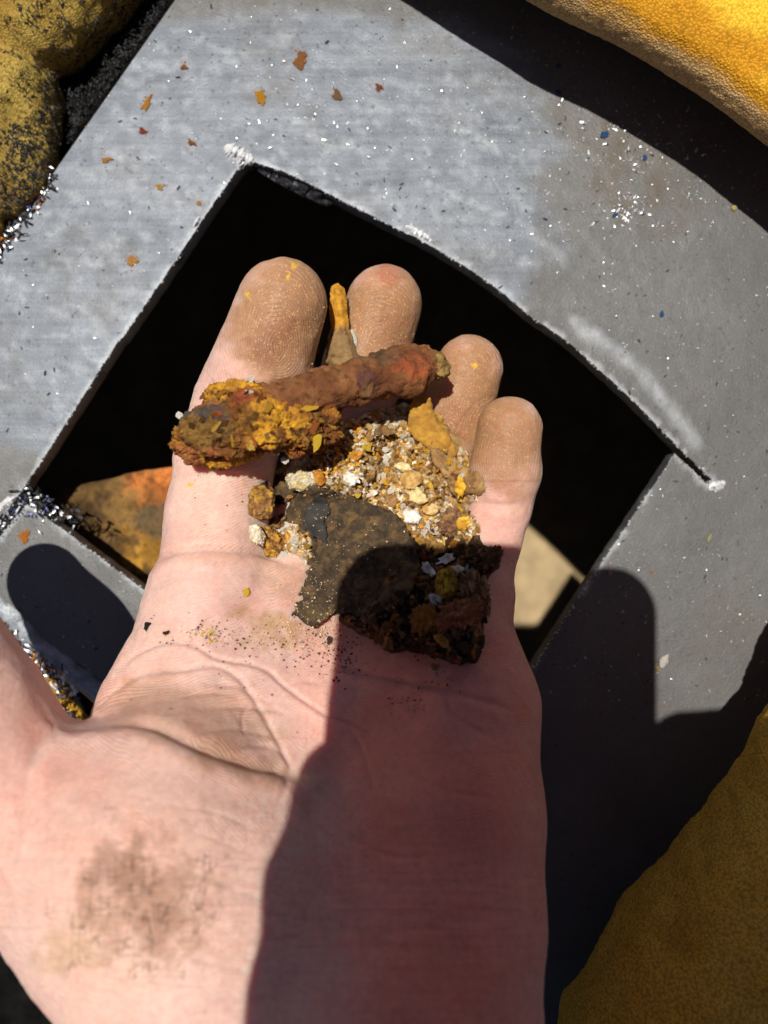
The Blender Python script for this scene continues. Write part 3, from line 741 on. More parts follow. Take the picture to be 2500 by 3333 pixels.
def samp(A, u, v):
    x = np.clip((np.asarray(u, float)-GU[0])/5, 0, len(GU)-1.001); y = np.clip((np.asarray(v, float)-GV[0])/5, 0, len(GV)-1.001)
    i = x.astype(int); j = y.astype(int); fx = x-i; fy = y-j
    return (A[j, i]*(1-fx)+A[j, i+1]*fx)*(1-fy)+(A[j+1, i]*(1-fx)+A[j+1, i+1]*fx)*fy
MGU, MGV = np.meshgrid(GU, GV)
def raise_top(poly, fn):
    m = inside(MGU, MGV, poly)
    TOP[m] = np.minimum(TOP[m], fn(MGU[m], MGV[m]))

# ------------------------------------------------------------------ heaped crumbs
WHITE = np.array([.90, .86, .77]); CREAM = np.array([.84, .66, .36]); TANC = np.array([.52, .33, .13]); OCH = np.array([.66, .35, .05]); YEL = np.array([.82, .55, .05])
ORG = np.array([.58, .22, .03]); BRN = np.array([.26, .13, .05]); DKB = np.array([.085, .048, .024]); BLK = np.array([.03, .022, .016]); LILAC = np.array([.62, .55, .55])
def crumb_heap(name, poly, H, cell, palette, probs, seed, label, rim=70, amp=.0015, step=3.6, sink=.0012):
    r = np.random.default_rng(seed)
    poly = densify(poly, 14, 15, seed)
    lo = poly.min(0)-20; hi = poly.max(0)+20
    gu = np.arange(lo[0], hi[0], step); gv = np.arange(lo[1], hi[1], step); uu, vv = np.meshgrid(gu, gv)
    sd = sdist(uu, vv, poly)
    h = H*np.clip(sd/rim+.15, -.4, 1)
    h = H*np.where(h > 0, np.sin(np.clip(h/H, 0, 1)*math.pi/2), h/H)
    h = h*(1+.35*n2(uu, vv, 130, seed, 2))
    # cells: each crumb has its own height, tilt and colour
    nc = int((hi[0]-lo[0])*(hi[1]-lo[1])/cell**2)
    cp = r.uniform(lo, hi, (nc, 2)); cs = r.uniform(.5, 1.35, nc)
    wu_ = uu+cell*.35*n2(uu, vv, cell*.6, seed+3, 2); wv_ = vv+cell*.35*n2(uu, vv, cell*.6, seed+5, 2)
    f1 = np.full(uu.size, 1e9); f2 = f1.copy(); id1 = np.zeros(uu.size, int)
    ub, vb = wu_.ravel(), wv_.ravel()
    for c in range(nc):
        m = np.where((np.abs(ub-cp[c, 0]) < cell*3.2) & (np.abs(vb-cp[c, 1]) < cell*3.2))[0] if nc < 40 else None
        if m is None: break
    # block search by buckets
    bs = cell*1.6; bx = ((cp-lo)/bs).astype(int); from_ = {}
    for c in range(nc): from_.setdefault((bx[c, 0], bx[c, 1]), []).append(c)
    qx = ((ub-lo[0])/bs).astype(int); qy = ((vb-lo[1])/bs).astype(int); key = qx*10000+qy
    order = np.argsort(key); ks = key[order]; cuts = np.flatnonzero(np.diff(ks))+1
    for blk in np.split(order, cuts):
        X, Y = qx[blk[0]], qy[blk[0]]
        cand = [c for a in (-1, 0, 1) for b_ in (-1, 0, 1) for c in from_.get((X+a, Y+b_), [])]
        if len(cand) < 2: continue
        cand = np.array(cand)
        D = np.hypot(ub[blk][:, None]-cp[cand, 0], vb[blk][:, None]-cp[cand, 1])/cs[cand]
        o = np.argsort(D, 1)[:, :2]; rr_ = np.arange(len(blk))
        f1[blk] = D[rr_, o[:, 0]]; f2[blk] = D[rr_, o[:, 1]]; id1[blk] = cand[o[:, 0]]
    gap = np.clip((f2-f1)/cell, 0, 1.5).reshape(uu.shape); idm = id1.reshape(uu.shape)
    ch = r.uniform(-1, 1, nc); tx = r.normal(0, .5, nc); ty = r.normal(0, .5, nc)
    rel = amp*(ch[idm]*.8+(tx[idm]*(uu-cp[idm, 0])+ty[idm]*(vv-cp[idm, 1]))/cell*.8+.7*sstep(gap, 0, .4)-.5)
    rel = rel+.00022*n2(uu, vv, 9, seed+7, 3)
    dep = samp(DS, uu, vv)-h-rel*sstep(sd, -15, 25)
    hd_ = samp(DH, uu, vv)
    ok = (sd > -12) & (dep < hd_+sink)
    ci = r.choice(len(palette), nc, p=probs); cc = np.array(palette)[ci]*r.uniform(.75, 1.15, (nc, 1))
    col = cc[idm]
    col = lerp(col*.55, col, sstep(gap, 0, .25)[..., None])  # gaps between crumbs darkened in the colour, in place of crevice shade
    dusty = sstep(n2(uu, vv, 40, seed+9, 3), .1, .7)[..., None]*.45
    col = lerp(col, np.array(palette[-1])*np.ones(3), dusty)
    if palette[0][0] > .5: col = col*np.array([1.06, .97, .82])
    id_ = np.arange(uu.size).reshape(uu.shape)
    q = np.stack([id_[:-1, :-1], id_[1:, :-1], id_[1:, 1:], id_[:-1, 1:]], -1)
    kq = ok[:-1, :-1] & ok[1:, :-1] & ok[1:, 1:] & ok[:-1, 1:]
    q = q[kq]; used = np.unique(q); mp = np.full(uu.size, -1); mp[used] = np.arange(len(used))
    V = P(uu.ravel()[used], vv.ravel()[used], dep.ravel()[used])
    o = obj(name, V, mp[q], M_heap, cols=np.clip(col.reshape(-1, 3)[used], 0, 1), smooth=True)
    tag(o, label, 'crumbs', kind='stuff')
    m = inside(MGU, MGV, poly)
    TOP[m] = np.minimum(TOP[m], (samp(DS, MGU[m], MGV[m])-samp_grid(h, gu, gv, MGU[m], MGV[m])))
    return o
def samp_grid(A, gu, gv, u, v):
    i = np.clip(((u-gu[0])/(gu[1]-gu[0])).astype(int), 0, len(gu)-1); j = np.clip(((v-gv[0])/(gv[1]-gv[0])).astype(int), 0, len(gv)-1)
    return A[j, i]

heap_poly = [(905, 1560), (930, 1490), (1010, 1470), (1075, 1430), (1110, 1390), (1200, 1350), (1290, 1320), (1390, 1330), (1450, 1400), (1500, 1480), (1560, 1540), (1570, 1590), (1540, 1650), (1560, 1750), (1540, 1800), (1400, 1800), (1280, 1720), (1120, 1640), (960, 1610)]
crumb_heap('pale_crumbs', heap_poly, .0075, 13, [WHITE, CREAM, TANC, OCH, YEL, BRN, LILAC, TANC*.8], [.21, .23, .19, .12, .05, .09, .02, .09], 5,
           'heap of white, cream and ochre scale crumbs across the middle of the fingers')
crumb_heap('pale_crumbs', [(905, 1730), (960, 1705), (1015, 1720), (1030, 1790), (1000, 1830), (930, 1800)], .0038, 14, [WHITE, CREAM, WHITE*.85, OCH, TANC], [.42, .2, .2, .1, .08], 15,
           'small white granular clump left of the black scale slab', rim=30)
shade_poly = [(1180, 1990), (1240, 1880), (1330, 1740), (1440, 1745), (1560, 1750), (1595, 1840), (1570, 1900), (1585, 1960), (1575, 2050), (1555, 2140), (1505, 2165), (1450, 2155), (1370, 2130), (1290, 2112), (1200, 2070), (1110, 2020)]
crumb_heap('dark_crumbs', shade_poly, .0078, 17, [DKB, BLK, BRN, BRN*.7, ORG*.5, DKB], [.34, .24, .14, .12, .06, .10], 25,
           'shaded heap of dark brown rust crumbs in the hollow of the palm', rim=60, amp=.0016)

# ------------------------------------------------------------------ slabs of scale
def slab(name, outline, dfn0, thick, mat, label, cat, step=6, jit=4, relief=.0004, rscale=40, round_px=10, round_m=.0005, seed=1, vcol=None, group=None, lay=True):
    ol = densify(outline, max(4, step*.8), jit, seed)
    under = blur(TOP, 3)
    dfn = (lambda a, b: np.minimum(dfn0(a, b), samp(under, a, b)-.0011)) if lay else dfn0
    V2, T = cdt_solid(ol, [], step, seed)
    uu, vv = V2[:, 0], V2[:, 1]
    sd = np.abs(sdist(uu, vv, ol))
    d0 = dfn(uu, vv)
    top = d0-relief*n2(uu, vv, rscale, seed, 4)-relief*.35*n2(uu, vv, rscale*.22, seed+4, 2)+round_m*(1-sstep(sd, 0, round_px))
    bot = d0+thick+.25*relief*n2(uu, vv, rscale, seed+8, 2)
    V3, F = solidify(V2, T, top, np.maximum(bot, top+.0003))
    c = None
    if vcol is not None:
        c = vcol(uu, vv); c = np.concatenate([c, c*.5])
    o = obj(name, V3, F, mat, cols=c, smooth=True)
    # keep sawn edges crisp
    tag(o, label, cat, group)
    if lay: raise_top(ol, lambda a, b: dfn(a, b))
    return o
def plane(u0, v0, d0, gu=0., gv=0.): return lambda a, b: d0+gu*(a-u0)+gv*(b-v0)

hd0 = float(samp(TOP, 1150, 1680)); 
dark_poly = [(932, 1690), (914, 1645), (878, 1598), (899, 1572), (954, 1576), (997, 1572), (1055, 1587), (1124, 1612), (1200, 1632), (1261, 1656), (1301, 1684), (1326, 1716), (1345, 1760), (1368, 1840), (1340, 1930), (1270, 1985), (1160, 2000), (1095, 2000),
             (1055, 2014), (1030, 2039), (1011, 2044), (952, 2006), (957, 1959), (977, 1949), (977, 1923), (1001, 1880), (997, 1833), (1015, 1807), (1019, 1760), (1015, 1750), (993, 1739), (968, 1713)]
d_a = float(samp(TOP, 1100, 1640)); d_b = float(samp(TOP, 1010, 1980)); d_c = float(samp(TOP, 1320, 1800))
print('slab depths', d_a, d_b, d_c)
gv_ = (d_b-.0025-(d_a-.002))/(1980-1640); gu_ = (d_c-.0025-(d_a-.002)-gv_*160)/220
dark_fn = lambda a, b: (d_a-.002)+gv_*(b-1640)+gu_*(a-1100)+.0006*sstep(np.hypot(a-1160, b-1760), 60, 300)-.0006
sl_dark = slab('scale_slab', dark_poly, dark_fn, .0022, M_dark, 'large thin slab of blackish brown scale, half in shadow, lying across the palm', 'scale slab', 6, 8, .0009, 60, 9, .0006, 3)
slab('scale_slab', [(1000, 1640), (1035, 1612), (1064, 1625), (1072, 1665), (1056, 1700), (1068, 1768), (1040, 1752), (1012, 1742), (985, 1700)], lambda a, b: dark_fn(a, b)-.0009, .0012, M_grey,
     'small dark grey leaf of scale lying flat on the black slab', 'scale slab', 5, 4, .0002, 40, 6, .0003, 5)
slab('scale_slab', [(1330, 1350), (1338, 1310), (1352, 1285), (1370, 1272), (1390, 1282), (1401, 1296), (1410, 1330), (1415, 1352), (1443, 1391), (1478, 1438), (1489, 1478), (1470, 1500), (1430, 1490), (1395, 1460), (1350, 1430), (1329, 1399)],
     plane(1400, 1400, float(samp(TOP, 1400, 1400))-.0022, -.000002, .000006), .0016, M_ochre, 'smooth pointed ochre yellow slab standing against the ring finger', 'scale slab', 5, 2.5, .00035, 45, 12, .0005, 7)
slab('scale_slab', [(1392, 1450), (1430, 1462), (1486, 1500), (1549, 1532), (1572, 1565), (1584, 1600), (1555, 1612), (1521, 1607), (1500, 1625), (1470, 1606), (1454, 1560), (1410, 1510)],
     plane(1490, 1550, float(samp(TOP, 1490, 1550))-.0020), .0016, M_brown, 'ragged brown slab with a yellow edge beside the little finger', 'scale slab', 6, 5, .0006, 40, 8, .0005, 9)
slab('scale_slab', [(1078, 930), (1100, 922), (1122, 940), (1130, 1000), (1137, 1060), (1150, 1110), (1168, 1160), (1182, 1205), (1140, 1222), (1090, 1212), (1060, 1175), (1064, 1120), (1077, 1060), (1072, 990)],
     plane(1110, 1060, .1725, .00000, .000004), .0045, M_crust, 'upright sliver between index and middle fingers, orange above and brown below', 'scale slab', 6, 3, .0007, 50, 22, .0018, 11,
     vcol=lambda a, b: lerp(np.array([.66, .33, .04]), np.array([.30, .19, .085]), sstep(b+20*n2(a, b, 30, 3), 1045, 1085)[:, None]), lay=False)
slab('scale_slab', [(845, 1578), (880, 1560), (958, 1566), (975, 1600), (930, 1640), (900, 1640), (880, 1610)], plane(900, 1600, float(samp(TOP, 910, 1600))-.0012), .002, M_dark, 'short dark crumb of scale under the left tip of the black slab', 'scale slab', 6, 5, .0005, 30, 8, .0006, 13)

# nuggets: lumpy solids ---------------------------------------------------------------------
def nugget(name, u, v, d, r3, rot, mat, col_fn, label, cat, seed, amp=.22, fr=2.6, parent=None, n=20, boxy=0.):
    bm = bmesh.new(); bmesh.ops.create_icosphere(bm, subdivisions=5, radius=1)
    V = np.array([x.co[:] for x in bm.verts]); F = np.array([[x.index for x in f.verts] for f in bm.faces]); bm.free()
    if boxy: V = V/np.maximum(np.abs(V).max(1)[:, None], 1e-6)*boxy+V*(1-boxy)
    nz = fbm(V*fr+seed*3.1, seed, 5, .68)+.45*(.45-np.abs(fbm(V*fr*2.2+seed, seed+5, 3)))
    c = col_fn(V, nz, fbm(V*5+seed, seed+3, 3))
    V = V*(1+amp*nz[:, None])
    R = np.array(Euler(rot).to_matrix())
    W = (V*np.array(r3))@R.T+P(u, v, d)
    o = obj(name, W, F, mat, parent, origin=P(u, v, d) if parent is None else None, cols=np.clip(c, 0, 1))
    if parent is not None: o.location = -np.array(parent.location)
    if parent is None: tag(o, label, cat)
    elif label: o['label'] = label
    return o
def mixc(*cs):
    def fn(V, a, b):
        c = np.tile(np.array(cs[0]), (len(V), 1))
        for i, x in enumerate(cs[1:]): c = lerp(c, np.array(x), sstep(a if i % 2 == 0 else b, .05, .45)[:, None])
        return c
    return fn
def topd(u, v): return float(samp(TOP, u, v))
nugget('rust_nugget', 852, 1635, topd(852, 1635)-.0022, (.0027, .0034, .0026), (.2, .1, -.15), M_crust, mixc((.30, .15, .06), (.52, .30, .05), (.20, .09, .04)), 'barrel shaped brown nugget with a yellow cap on the index finger base', 'rust nugget', 4, .12, 2.2, boxy=.45)
nugget('rust_nugget', 890, 1765, topd(890, 1765)-.0015, (.0034, .0027, .0022), (.1, .2, -.7), M_crust, mixc((.34, .17, .05), (.60, .33, .05), (.18, .08, .03)), 'orange brown nugget beside the white clump left of the black slab', 'rust nugget', 6, .25)
nugget('white_flake', 836, 1742, topd(836, 1742)-.0014, (.0014, .0023, .0012), (.3, .2, .5), M_crust, mixc((.85, .81, .72), (.75, .62, .40)), 'white lump at the far left of the heap beside the orange nugget', 'flake', 8, .2)
nugget('rust_nugget', 898, 1702, topd(898, 1702)-.0008, (.0026, .0014, .0016), (0, 0, .5), M_crust, mixc((.15, .08, .035), (.32, .18, .07)), 'dark brown crumb wedged under the left edge of the black slab', 'rust nugget', 10, .3)
nugget('pale_stone', 968, 1525, topd(968, 1525)-.0018, (.0018, .0036, .0018), (.1, .2, -.6), M_crust, mixc((.60, .55, .36), (.80, .74, .56), (.45, .36, .14)), 'pale greenish stone leaning beside the rusty bar', 'stone', 12, .16, 2.)
nugget('pale_stone', 985, 1566, topd(985, 1566)-.0014, (.0032, .0021, .0014), (0, .1, .35), M_crust, mixc((.74, .70, .58), (.58, .46, .22)), 'flat cream stone tucked above the black slab', 'stone', 14, .16, 2.)
nugget('yellow_nugget', 1454, 1904, topd(1454, 1904)-.0022, (.0022, .0034, .0019), (.1, .1, -.1), M_crust, mixc((.42, .26, .03), (.62, .42, .03), (.18, .10, .02)), 'mustard yellow nugget in the shaded heap', 'rust nugget', 16, .16, 2.2)
nugget('rust_nugget', 1467, 1702, topd(1467, 1702)-.0016, (.0030, .0030, .0018), (0, .2, .2), M_crust, mixc((.24, .12, .06), (.38, .22, .09), (.16, .09, .07)), 'round brown lump at the lower edge of the sunlit heap', 'rust nugget', 18, .2)
nugget('rust_nugget', 1592, 1830, topd(1580, 1830)-.0024, (.0017, .0032, .0020), (0, 0, -.55), M_crust, mixc((.10, .055, .025), (.20, .10, .04)), 'dark knobbly stub sticking out over the little finger base', 'rust nugget', 20, .32)
nugget('rust_nugget', 1495, 1998, topd(1495, 1998)-.0016, (.0042, .0026, .0018), (.1, .2, .4), M_crust, mixc((.30, .10, .045), (.20, .07, .035), (.40, .18, .07)), 'red brown layered lump in the shaded heap', 'rust nugget', 22, .3)
nugget('rust_nugget', 1387, 2021, topd(1387, 2021)-.0014, (.0026, .0030, .0016), (.1, .2, .4), M_crust, mixc((.38, .17, .03), (.26, .11, .03)), 'orange brown lump at the lower edge of the black slab in shade', 'rust nugget', 24, .3)
nugget('rust_nugget', 1548, 1930, topd(1548, 1930)-.0014, (.0024, .0040, .0018), (.1, .2, .3), M_crust, mixc((.24, .12, .05), (.42, .26, .14), (.14, .07, .03)), 'crumbly brown lump on the right rim of the shaded heap', 'rust nugget', 26, .34, 3.)

# ------------------------------------------------------------------ flakes
def flake_mesh(seed, n=11, bent=.25, jag=.28):
    r = np.random.default_rng(seed); V = []; F = []
    ang = np.sort(r.uniform(0, 2*math.pi, n)+np.linspace(0, 2*math.pi, n, endpoint=False)*3)/4.2
    ang = np.linspace(0, 2*math.pi, n, endpoint=False)+r.uniform(-.2, .2, n)
    rad = .5*(1+r.uniform(-jag, .18, n))
    if jag == .45:
        rad = .4*(1+sum(r.uniform(.05, .3)*np.sin(k*ang+r.uniform(0, 6.3)) for k in (1, 2, 3, 5)))+r.uniform(-.03, .03, n)
    bend = r.uniform(-bent, bent, 2)
    zf = lambda x, y: bend[0]*(x*x)+bend[1]*x*y*2
    for s, z0 in ((1, .5), (-1, -.5)):
        for k, (f, dz) in enumerate(((1., .62), (.62, 1.))):
            for i in range(n):
                x, y = math.cos(ang[i])*rad[i]*f*(1 if s > 0 else .9), math.sin(ang[i])*rad[i]*f*(1 if s > 0 else .9)
                V.append((x, y, zf(x, y)+.16*z0*dz+r.uniform(-.055, .055)))
        V.append((r.uniform(-.06, .06), r.uniform(-.06, .06), .16*z0+r.uniform(-.03, .03)))
    m = 2*n+1
    for b, flip in ((0, 0), (m, 1)):
        for i in range(n):
            j = (i+1) % n
            a = [(b+i, b+j, b+n+j, b+n+i), (b+n+i, b+n+j, b+2*n)]
            F += [t[::-1] for t in a] if flip else a
    for i in range(n):
        j = (i+1) % n; F.append((i, m+i, m+j, j))
    me = np_mesh('flake', np.array(V), F, M_flake, smooth=False)
    return me
FLK = [flake_mesh(100+i, random.choice((11, 13, 14)), jag=.34) for i in range(14)]
SPLAT = [flake_mesh(330+i, 20, .05, .45) for i in range(6)]
def flake(name, label, u, v, w, h, ang, col, thick=1., tilt=None, seed=None, group=None, cat='flake', sink=.35, d=None):
    me = FLK[(seed if seed is not None else random.randrange(99)) % len(FLK)]
    o = bpy.data.objects.new(name, me)
    dd = topd(u, v) if d is None else d
    px = dd/2500
    t = thick*min(w, h)*px
    o.scale = (w*px*1.08, h*px*1.08, max(t*1.6, .0011*min(1, w/25)))
    tl = tilt if tilt is not None else (random.gauss(0, .22), random.gauss(0, .22))
    o.rotation_euler = (Matrix.Rotation(tl[0], 3, 'X')@Matrix.Rotation(tl[1], 3, 'Y')@Matrix.Rotation(-math.radians(ang), 3, 'Z')).to_euler()
    o.location = P(u, v, dd-.16*o.scale[2]*sink-.0002-.25*px*(w*abs(tl[1])+h*abs(tl[0])))
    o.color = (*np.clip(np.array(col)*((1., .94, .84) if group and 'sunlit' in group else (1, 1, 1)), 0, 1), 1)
    link(o); tag(o, label, cat, group)
    m = (np.hypot(MGU-u, MGV-v) < min(w, h)*.4); TOP[m] = np.minimum(TOP[m], dd-.0005)
    return o
# small anonymous flakes first, so the named ones lie on top
G1 = 'small pale scale flakes scattered over the sunlit heap'; G2 = 'small dark rust flakes scattered over the shaded heap'
hp = np.array(heap_poly, float); cnt = 0
ochre_zone = [(1325, 1345), (1352, 1280), (1390, 1270), (1420, 1350), (1495, 1480), (1470, 1505), (1400, 1465), (1330, 1405)]
while cnt < 170:
    a, b_ = random.uniform(910, 1570), random.uniform(1310, 1800)
    if sdist(np.array([a]), np.array([b_]), hp)[0] < 8 or inside(np.array([a]), np.array([b_]), dark_poly)[0] or inside(np.array([a]), np.array([b_]), ochre_zone)[0]: continue
    if random.random() > .55+.45*(sdist(np.array([a]), np.array([b_]), [(1130, 1480), (1330, 1420), (1440, 1600), (1400, 1750), (1280, 1700), (1120, 1600)])[0] > 0): continue
    wd, c = random.choices([('white', WHITE), ('cream', CREAM), ('tan', TANC), ('ochre', OCH), ('yellow', YEL), ('brown', BRN), ('lilac grey', LILAC)], [20, 22, 26, 16, 5, 12, 3])[0]; c = c*random.uniform(.8, 1.15)
    s = random.choice([9, 11, 13, 15, 18, 24])
    flake('scale_flake', 'small '+wd+' flake among the crumbs of the sunlit heap', a, b_, s*random.uniform(1, 1.6), s, random.uniform(0, 180), c, .8, (random.gauss(0, .35), random.gauss(0, .35)), group='small '+wd+' flakes scattered over the sunlit heap'); cnt += 1
sp_ = np.array(shade_poly, float); cnt = 0
while cnt < 90:
    a, b_ = random.uniform(1120, 1600), random.uniform(1740, 2160)
    if sdist(np.array([a]), np.array([b_]), sp_)[0] < 4 or sdist(np.array([a]), np.array([b_]), dark_poly)[0] > 20: continue
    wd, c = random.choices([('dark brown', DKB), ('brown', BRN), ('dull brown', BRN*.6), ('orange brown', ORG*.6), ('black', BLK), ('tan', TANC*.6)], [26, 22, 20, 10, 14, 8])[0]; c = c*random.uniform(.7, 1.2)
    s = random.choice([13, 16, 20, 26, 34])
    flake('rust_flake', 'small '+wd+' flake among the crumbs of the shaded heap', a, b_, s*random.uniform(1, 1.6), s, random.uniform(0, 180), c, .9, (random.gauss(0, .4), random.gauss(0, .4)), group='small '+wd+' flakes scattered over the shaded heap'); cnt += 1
named = [ # name, label, u, v, w, h, angle, colour
    ('yellow_flake', 'small bright yellow lump left of centre on the sunlit heap', 1196, 1455, 30, 28, 20, YEL*1.05, 1.0),
    ('orange_flake', 'orange yellow flake just below left of the bright yellow lump', 1158, 1482, 56, 34, -30, (.70, .33, .05), .6),
    ('brown_flake', 'flat brown oblong flake near the top of the sunlit heap', 1248, 1404, 88, 36, -8, (.36, .24, .11), .5),
    ('white_flake', 'upper of two white flakes in the middle of the sunlit heap', 1255, 1464, 30, 18, 5, WHITE*1.1, .8),
    ('white_flake', 'lower taller of two white flakes in the middle of the sunlit heap', 1256, 1496, 20, 34, 10, WHITE*1.12, .8),
    ('cream_flake', 'pale lemon oblong flake near the middle of the sunlit heap', 1314, 1523, 64, 32, 12, (.86, .72, .36), .6),
    ('white_flake', 'chalky white patch left of the sunlit heap above the black slab', 1142, 1560, 60, 44, 20, WHITE, .5),
    ('white_flake', 'clean white flake touching the upper edge of the black slab', 1212, 1604, 42, 26, -25, WHITE*1.1, .7),
    ('orange_flake', 'orange rust flake beside the cream stone', 1037, 1553, 60, 42, 38, (.60, .26, .04), .6),
    ('cream_flake', 'largest pale yellow flake low in the sunlit heap', 1362, 1617, 72, 50, 25, (.84, .66, .32), .5),
    ('white_flake', 'big chalk white flake right of the black slab tip', 1341, 1681, 62, 56, 30, WHITE*1.02, .5),
    ('tan_flake', 'tan flake below the largest pale yellow flake', 1402, 1657, 66, 40, -10, (.74, .52, .24), .5),
    ('yellow_flake', 'orange yellow upright flake on the ragged brown slab', 1497, 1586, 36, 76, -8, (.80, .46, .04), .6),
    ('yellow_flake', 'yellow flake with torn edge near the little finger base', 1510, 1703, 56, 52, 15, (.82, .52, .07), .5),
    ('brown_flake', 'rounded brown flake above the right part of the black slab', 1278, 1628, 46, 42, 0, (.42, .24, .10), .6),
    ('tan_flake', 'large tan flake in the middle right of the sunlit heap', 1340, 1560, 92, 62, -25, (.66, .42, .15), .35),
    ('yellow_flake', 'thin yellow flake leaning on the pointed ochre slab', 1327, 1331, 18, 30, 10, YEL, .5),
    ('white_flake', 'whitish fan shaped flake under the rusty bar', 1254, 1370, 36, 36, 10, (.72, .66, .52), .5),
    ('orange_flake', 'orange flake at the top edge of the sunlit heap', 1222, 1356, 48, 30, -20, (.64, .34, .08), .5),
    ('white_flake', 'greyish white flake left of the pointed ochre slab', 1311, 1368, 38, 38, 15, (.66, .60, .46), .6),
    ('orange_flake', 'small bright orange grain on the brown slab edge', 1461, 1502, 16, 24, 5, (.84, .44, .02), .9),
    ('white_flake', 'white flake right of the big chalk white flake', 1397, 1712, 30, 20, 20, WHITE*1.05, .7),
    ('white_flake', 'long white splinter lying in the shaded heap', 1453, 1819, 98, 28, -22, (.70, .70, .70), .7),
    ('white_flake', 'white splinter tilted down right in the shaded heap', 1397, 1854, 76, 28, 45, (.70, .70, .72), .7),
    ('white_flake', 'stubby cream white flake right of the mustard nugget', 1482, 1854, 56, 28, 0, (.66, .60, .48), .7),
    ('white_flake', 'small white flake at the right end of the row in shade', 1521, 1852, 20, 34, 15, (.70, .66, .60), .7),
    ('white_flake', 'bluish white forked flake below the mustard nugget', 1417, 1954, 54, 44, 40, (.62, .64, .72), .7),
    ('yellow_flake', 'dull yellow flake low in the shaded heap', 1440, 2087, 68, 34, 40, (.44, .25, .04), .6),
    ('brown_flake', 'brown and yellow flake on the shadow line right of the black slab', 1412, 1778, 100, 46, 22, (.34, .19, .05), .5),
    ('brown_flake', 'yellow brown flake at the bottom tip of the heap', 1418, 2172, 30, 24, 30, (.40, .26, .10), .8),
    ('red_flake', 'tiny red sliver on the shaded black slab', 1342, 1892, 26, 12, 45, (.30, .07, .04), .6),
    ('white_flake', 'white sliver between the ochre sliver and the middle finger', 1152, 1098, 20, 52, -15, WHITE*1.15, .8),
    ('white_flake', 'white grain at the foot of the sliver between index and middle fingers', 1072, 1205, 44, 26, -15, WHITE*1.1, .8),
    ('yellow_flake', 'single thin bright yellow flake alone on the palm', 798, 1928, 36, 27, -30, (.85, .58, .03), .35),
    ('black_flake', 'larger black flake on the left side of the palm', 480, 2038, 26, 34, 20, (.035, .022, .018), .3),
    ('black_flake', 'smaller black flake on the left side of the palm', 540, 2060, 26, 12, -25, (.05, .03, .022), .4),
    ('black_flake', 'greenish black flake below the leg of the black slab', 1072, 2082, 16, 32, 5, (.06, .06, .04), .4),
    ('brown_flake', 'red brown crumb on the thumb base fold', 430, 2282, 16, 10, 30, (.24, .09, .04), .7),
    ('yellow_flake', 'olive crumb on the fold above the thumb mound', 556, 2312, 18, 18, 0, (.34, .26, .04), .9),
    ('orange_flake', 'orange rust bit next to the dark crumb under the slab tip', 942, 1617, 24, 16, -10, (.62, .26, .05), .8),
    ('yellow_flake', 'yellow flake crowning the barrel shaped nugget', 847, 1588, 24, 12, -8, (.84, .58, .04), .7),
    ('brown_flake', 'ochre lump among the white clump left of the black slab', 1001, 1779, 22, 20, 0, (.44, .27, .06), 1.),
    ('white_flake', 'white block in the white clump left of the black slab', 960, 1757, 30, 26, 15, WHITE*1.05, .8),
    ('white_flake', 'low white block at the bottom of the white clump', 926, 1804, 24, 20, 20, WHITE*1.05, .8),
    ('tan_flake', 'dusty tan grain on top of the ring finger heap edge', 1496, 1518, 20, 14, 20, (.66, .52, .30), .7),
]
for i, (nm, lb, a, b_, w, h, an, c, th) in enumerate(named):
    dd = None
    if 'sliver between the ochre' in lb: dd = .1755
    if 'grain at the foot' in lb: dd = .1765
    if min(w, h) >= 26 and max(w, h) >= 40:
        r = np.random.default_rng(900+i); k = 15; t = np.linspace(0, 2*math.pi, k, endpoint=False)
        rr_ = .5*(1+r.uniform(-.26, .16, k)); x = np.cos(t)*rr_*w; y = np.sin(t)*rr_*h; ca, sa = math.cos(math.radians(an)), math.sin(math.radians(an))
        c2 = np.array(c)
        slab(nm, np.stack([a+x*ca-y*sa, b_+x*sa+y*ca], 1), plane(a, b_, topd(a, b_)-.0014, r.normal(0, .000008), r.normal(0, .000008)), .0007+.0003*th, M_heap, lb, 'flake', 4.5, 3.5, .00042, 22, 7, .0004, 50+i,
             vcol=lambda p, q, c2=c2, i=i: lerp(c2*.95, c2*np.array([.62, .45, .3]), (.8*sstep(n2(p, q, 24, 60+i, 4), .0, .55))[:, None]))
        continue
    flake(nm, lb, a, b_, w, h, an, c, th, (random.gauss(0, .1), random.gauss(0, .1)), seed=i*5+1, d=dd, sink=.9)

# ------------------------------------------------------------------ rusty bar across the fingers
bar = empty('rusty_bar', P(1000, 1330, .160))
tag(bar, 'bone shaped rusty iron bar lying across index and middle fingers, crusted at its left end', 'rusty bar')
def lump(name, nodes, h, k, disp, colfn, mat, label, extra=()):
    pts = np.array([P(*n[:3]) for ch in nodes for n in ch]); rm = max(n[3] for ch in nodes for n in ch)
    F = Field(pts.min(0)-rm-.003, pts.max(0)+rm+.003, h)
    for ch in nodes:
        q = [(P(*n[:3]), n[3]) for n in ch]
        if len(q) == 1: F.cap(q[0][0], q[0][0]+np.array([1e-5, 0, 0]), q[0][1], q[0][1], k)
        for (p0, r0), (p1, r1) in zip(q[:-1], q[1:]): F.cap(p0, p1, r0, r1, k)
    V, Q = F.mesh(); Nn = v_normals(V, Q)
    u, v, d = to_px(V); c = colfn(V, u, v)
    dsp = np.zeros(len(V))
    for amp, fr, sd, ridg, *st in disp:
        f = fbm(V*fr*(np.array(st[0]) if st else 1), sd, 4, .55); dsp += amp*((.5-np.abs(f))*1.6 if ridg else f)
    V = V+Nn*dsp[:, None]
    o = obj(name, V-np.array(bar.location), Q, mat, bar, cols=np.clip(c, 0, 1)); o['label'] = label
    return o, V
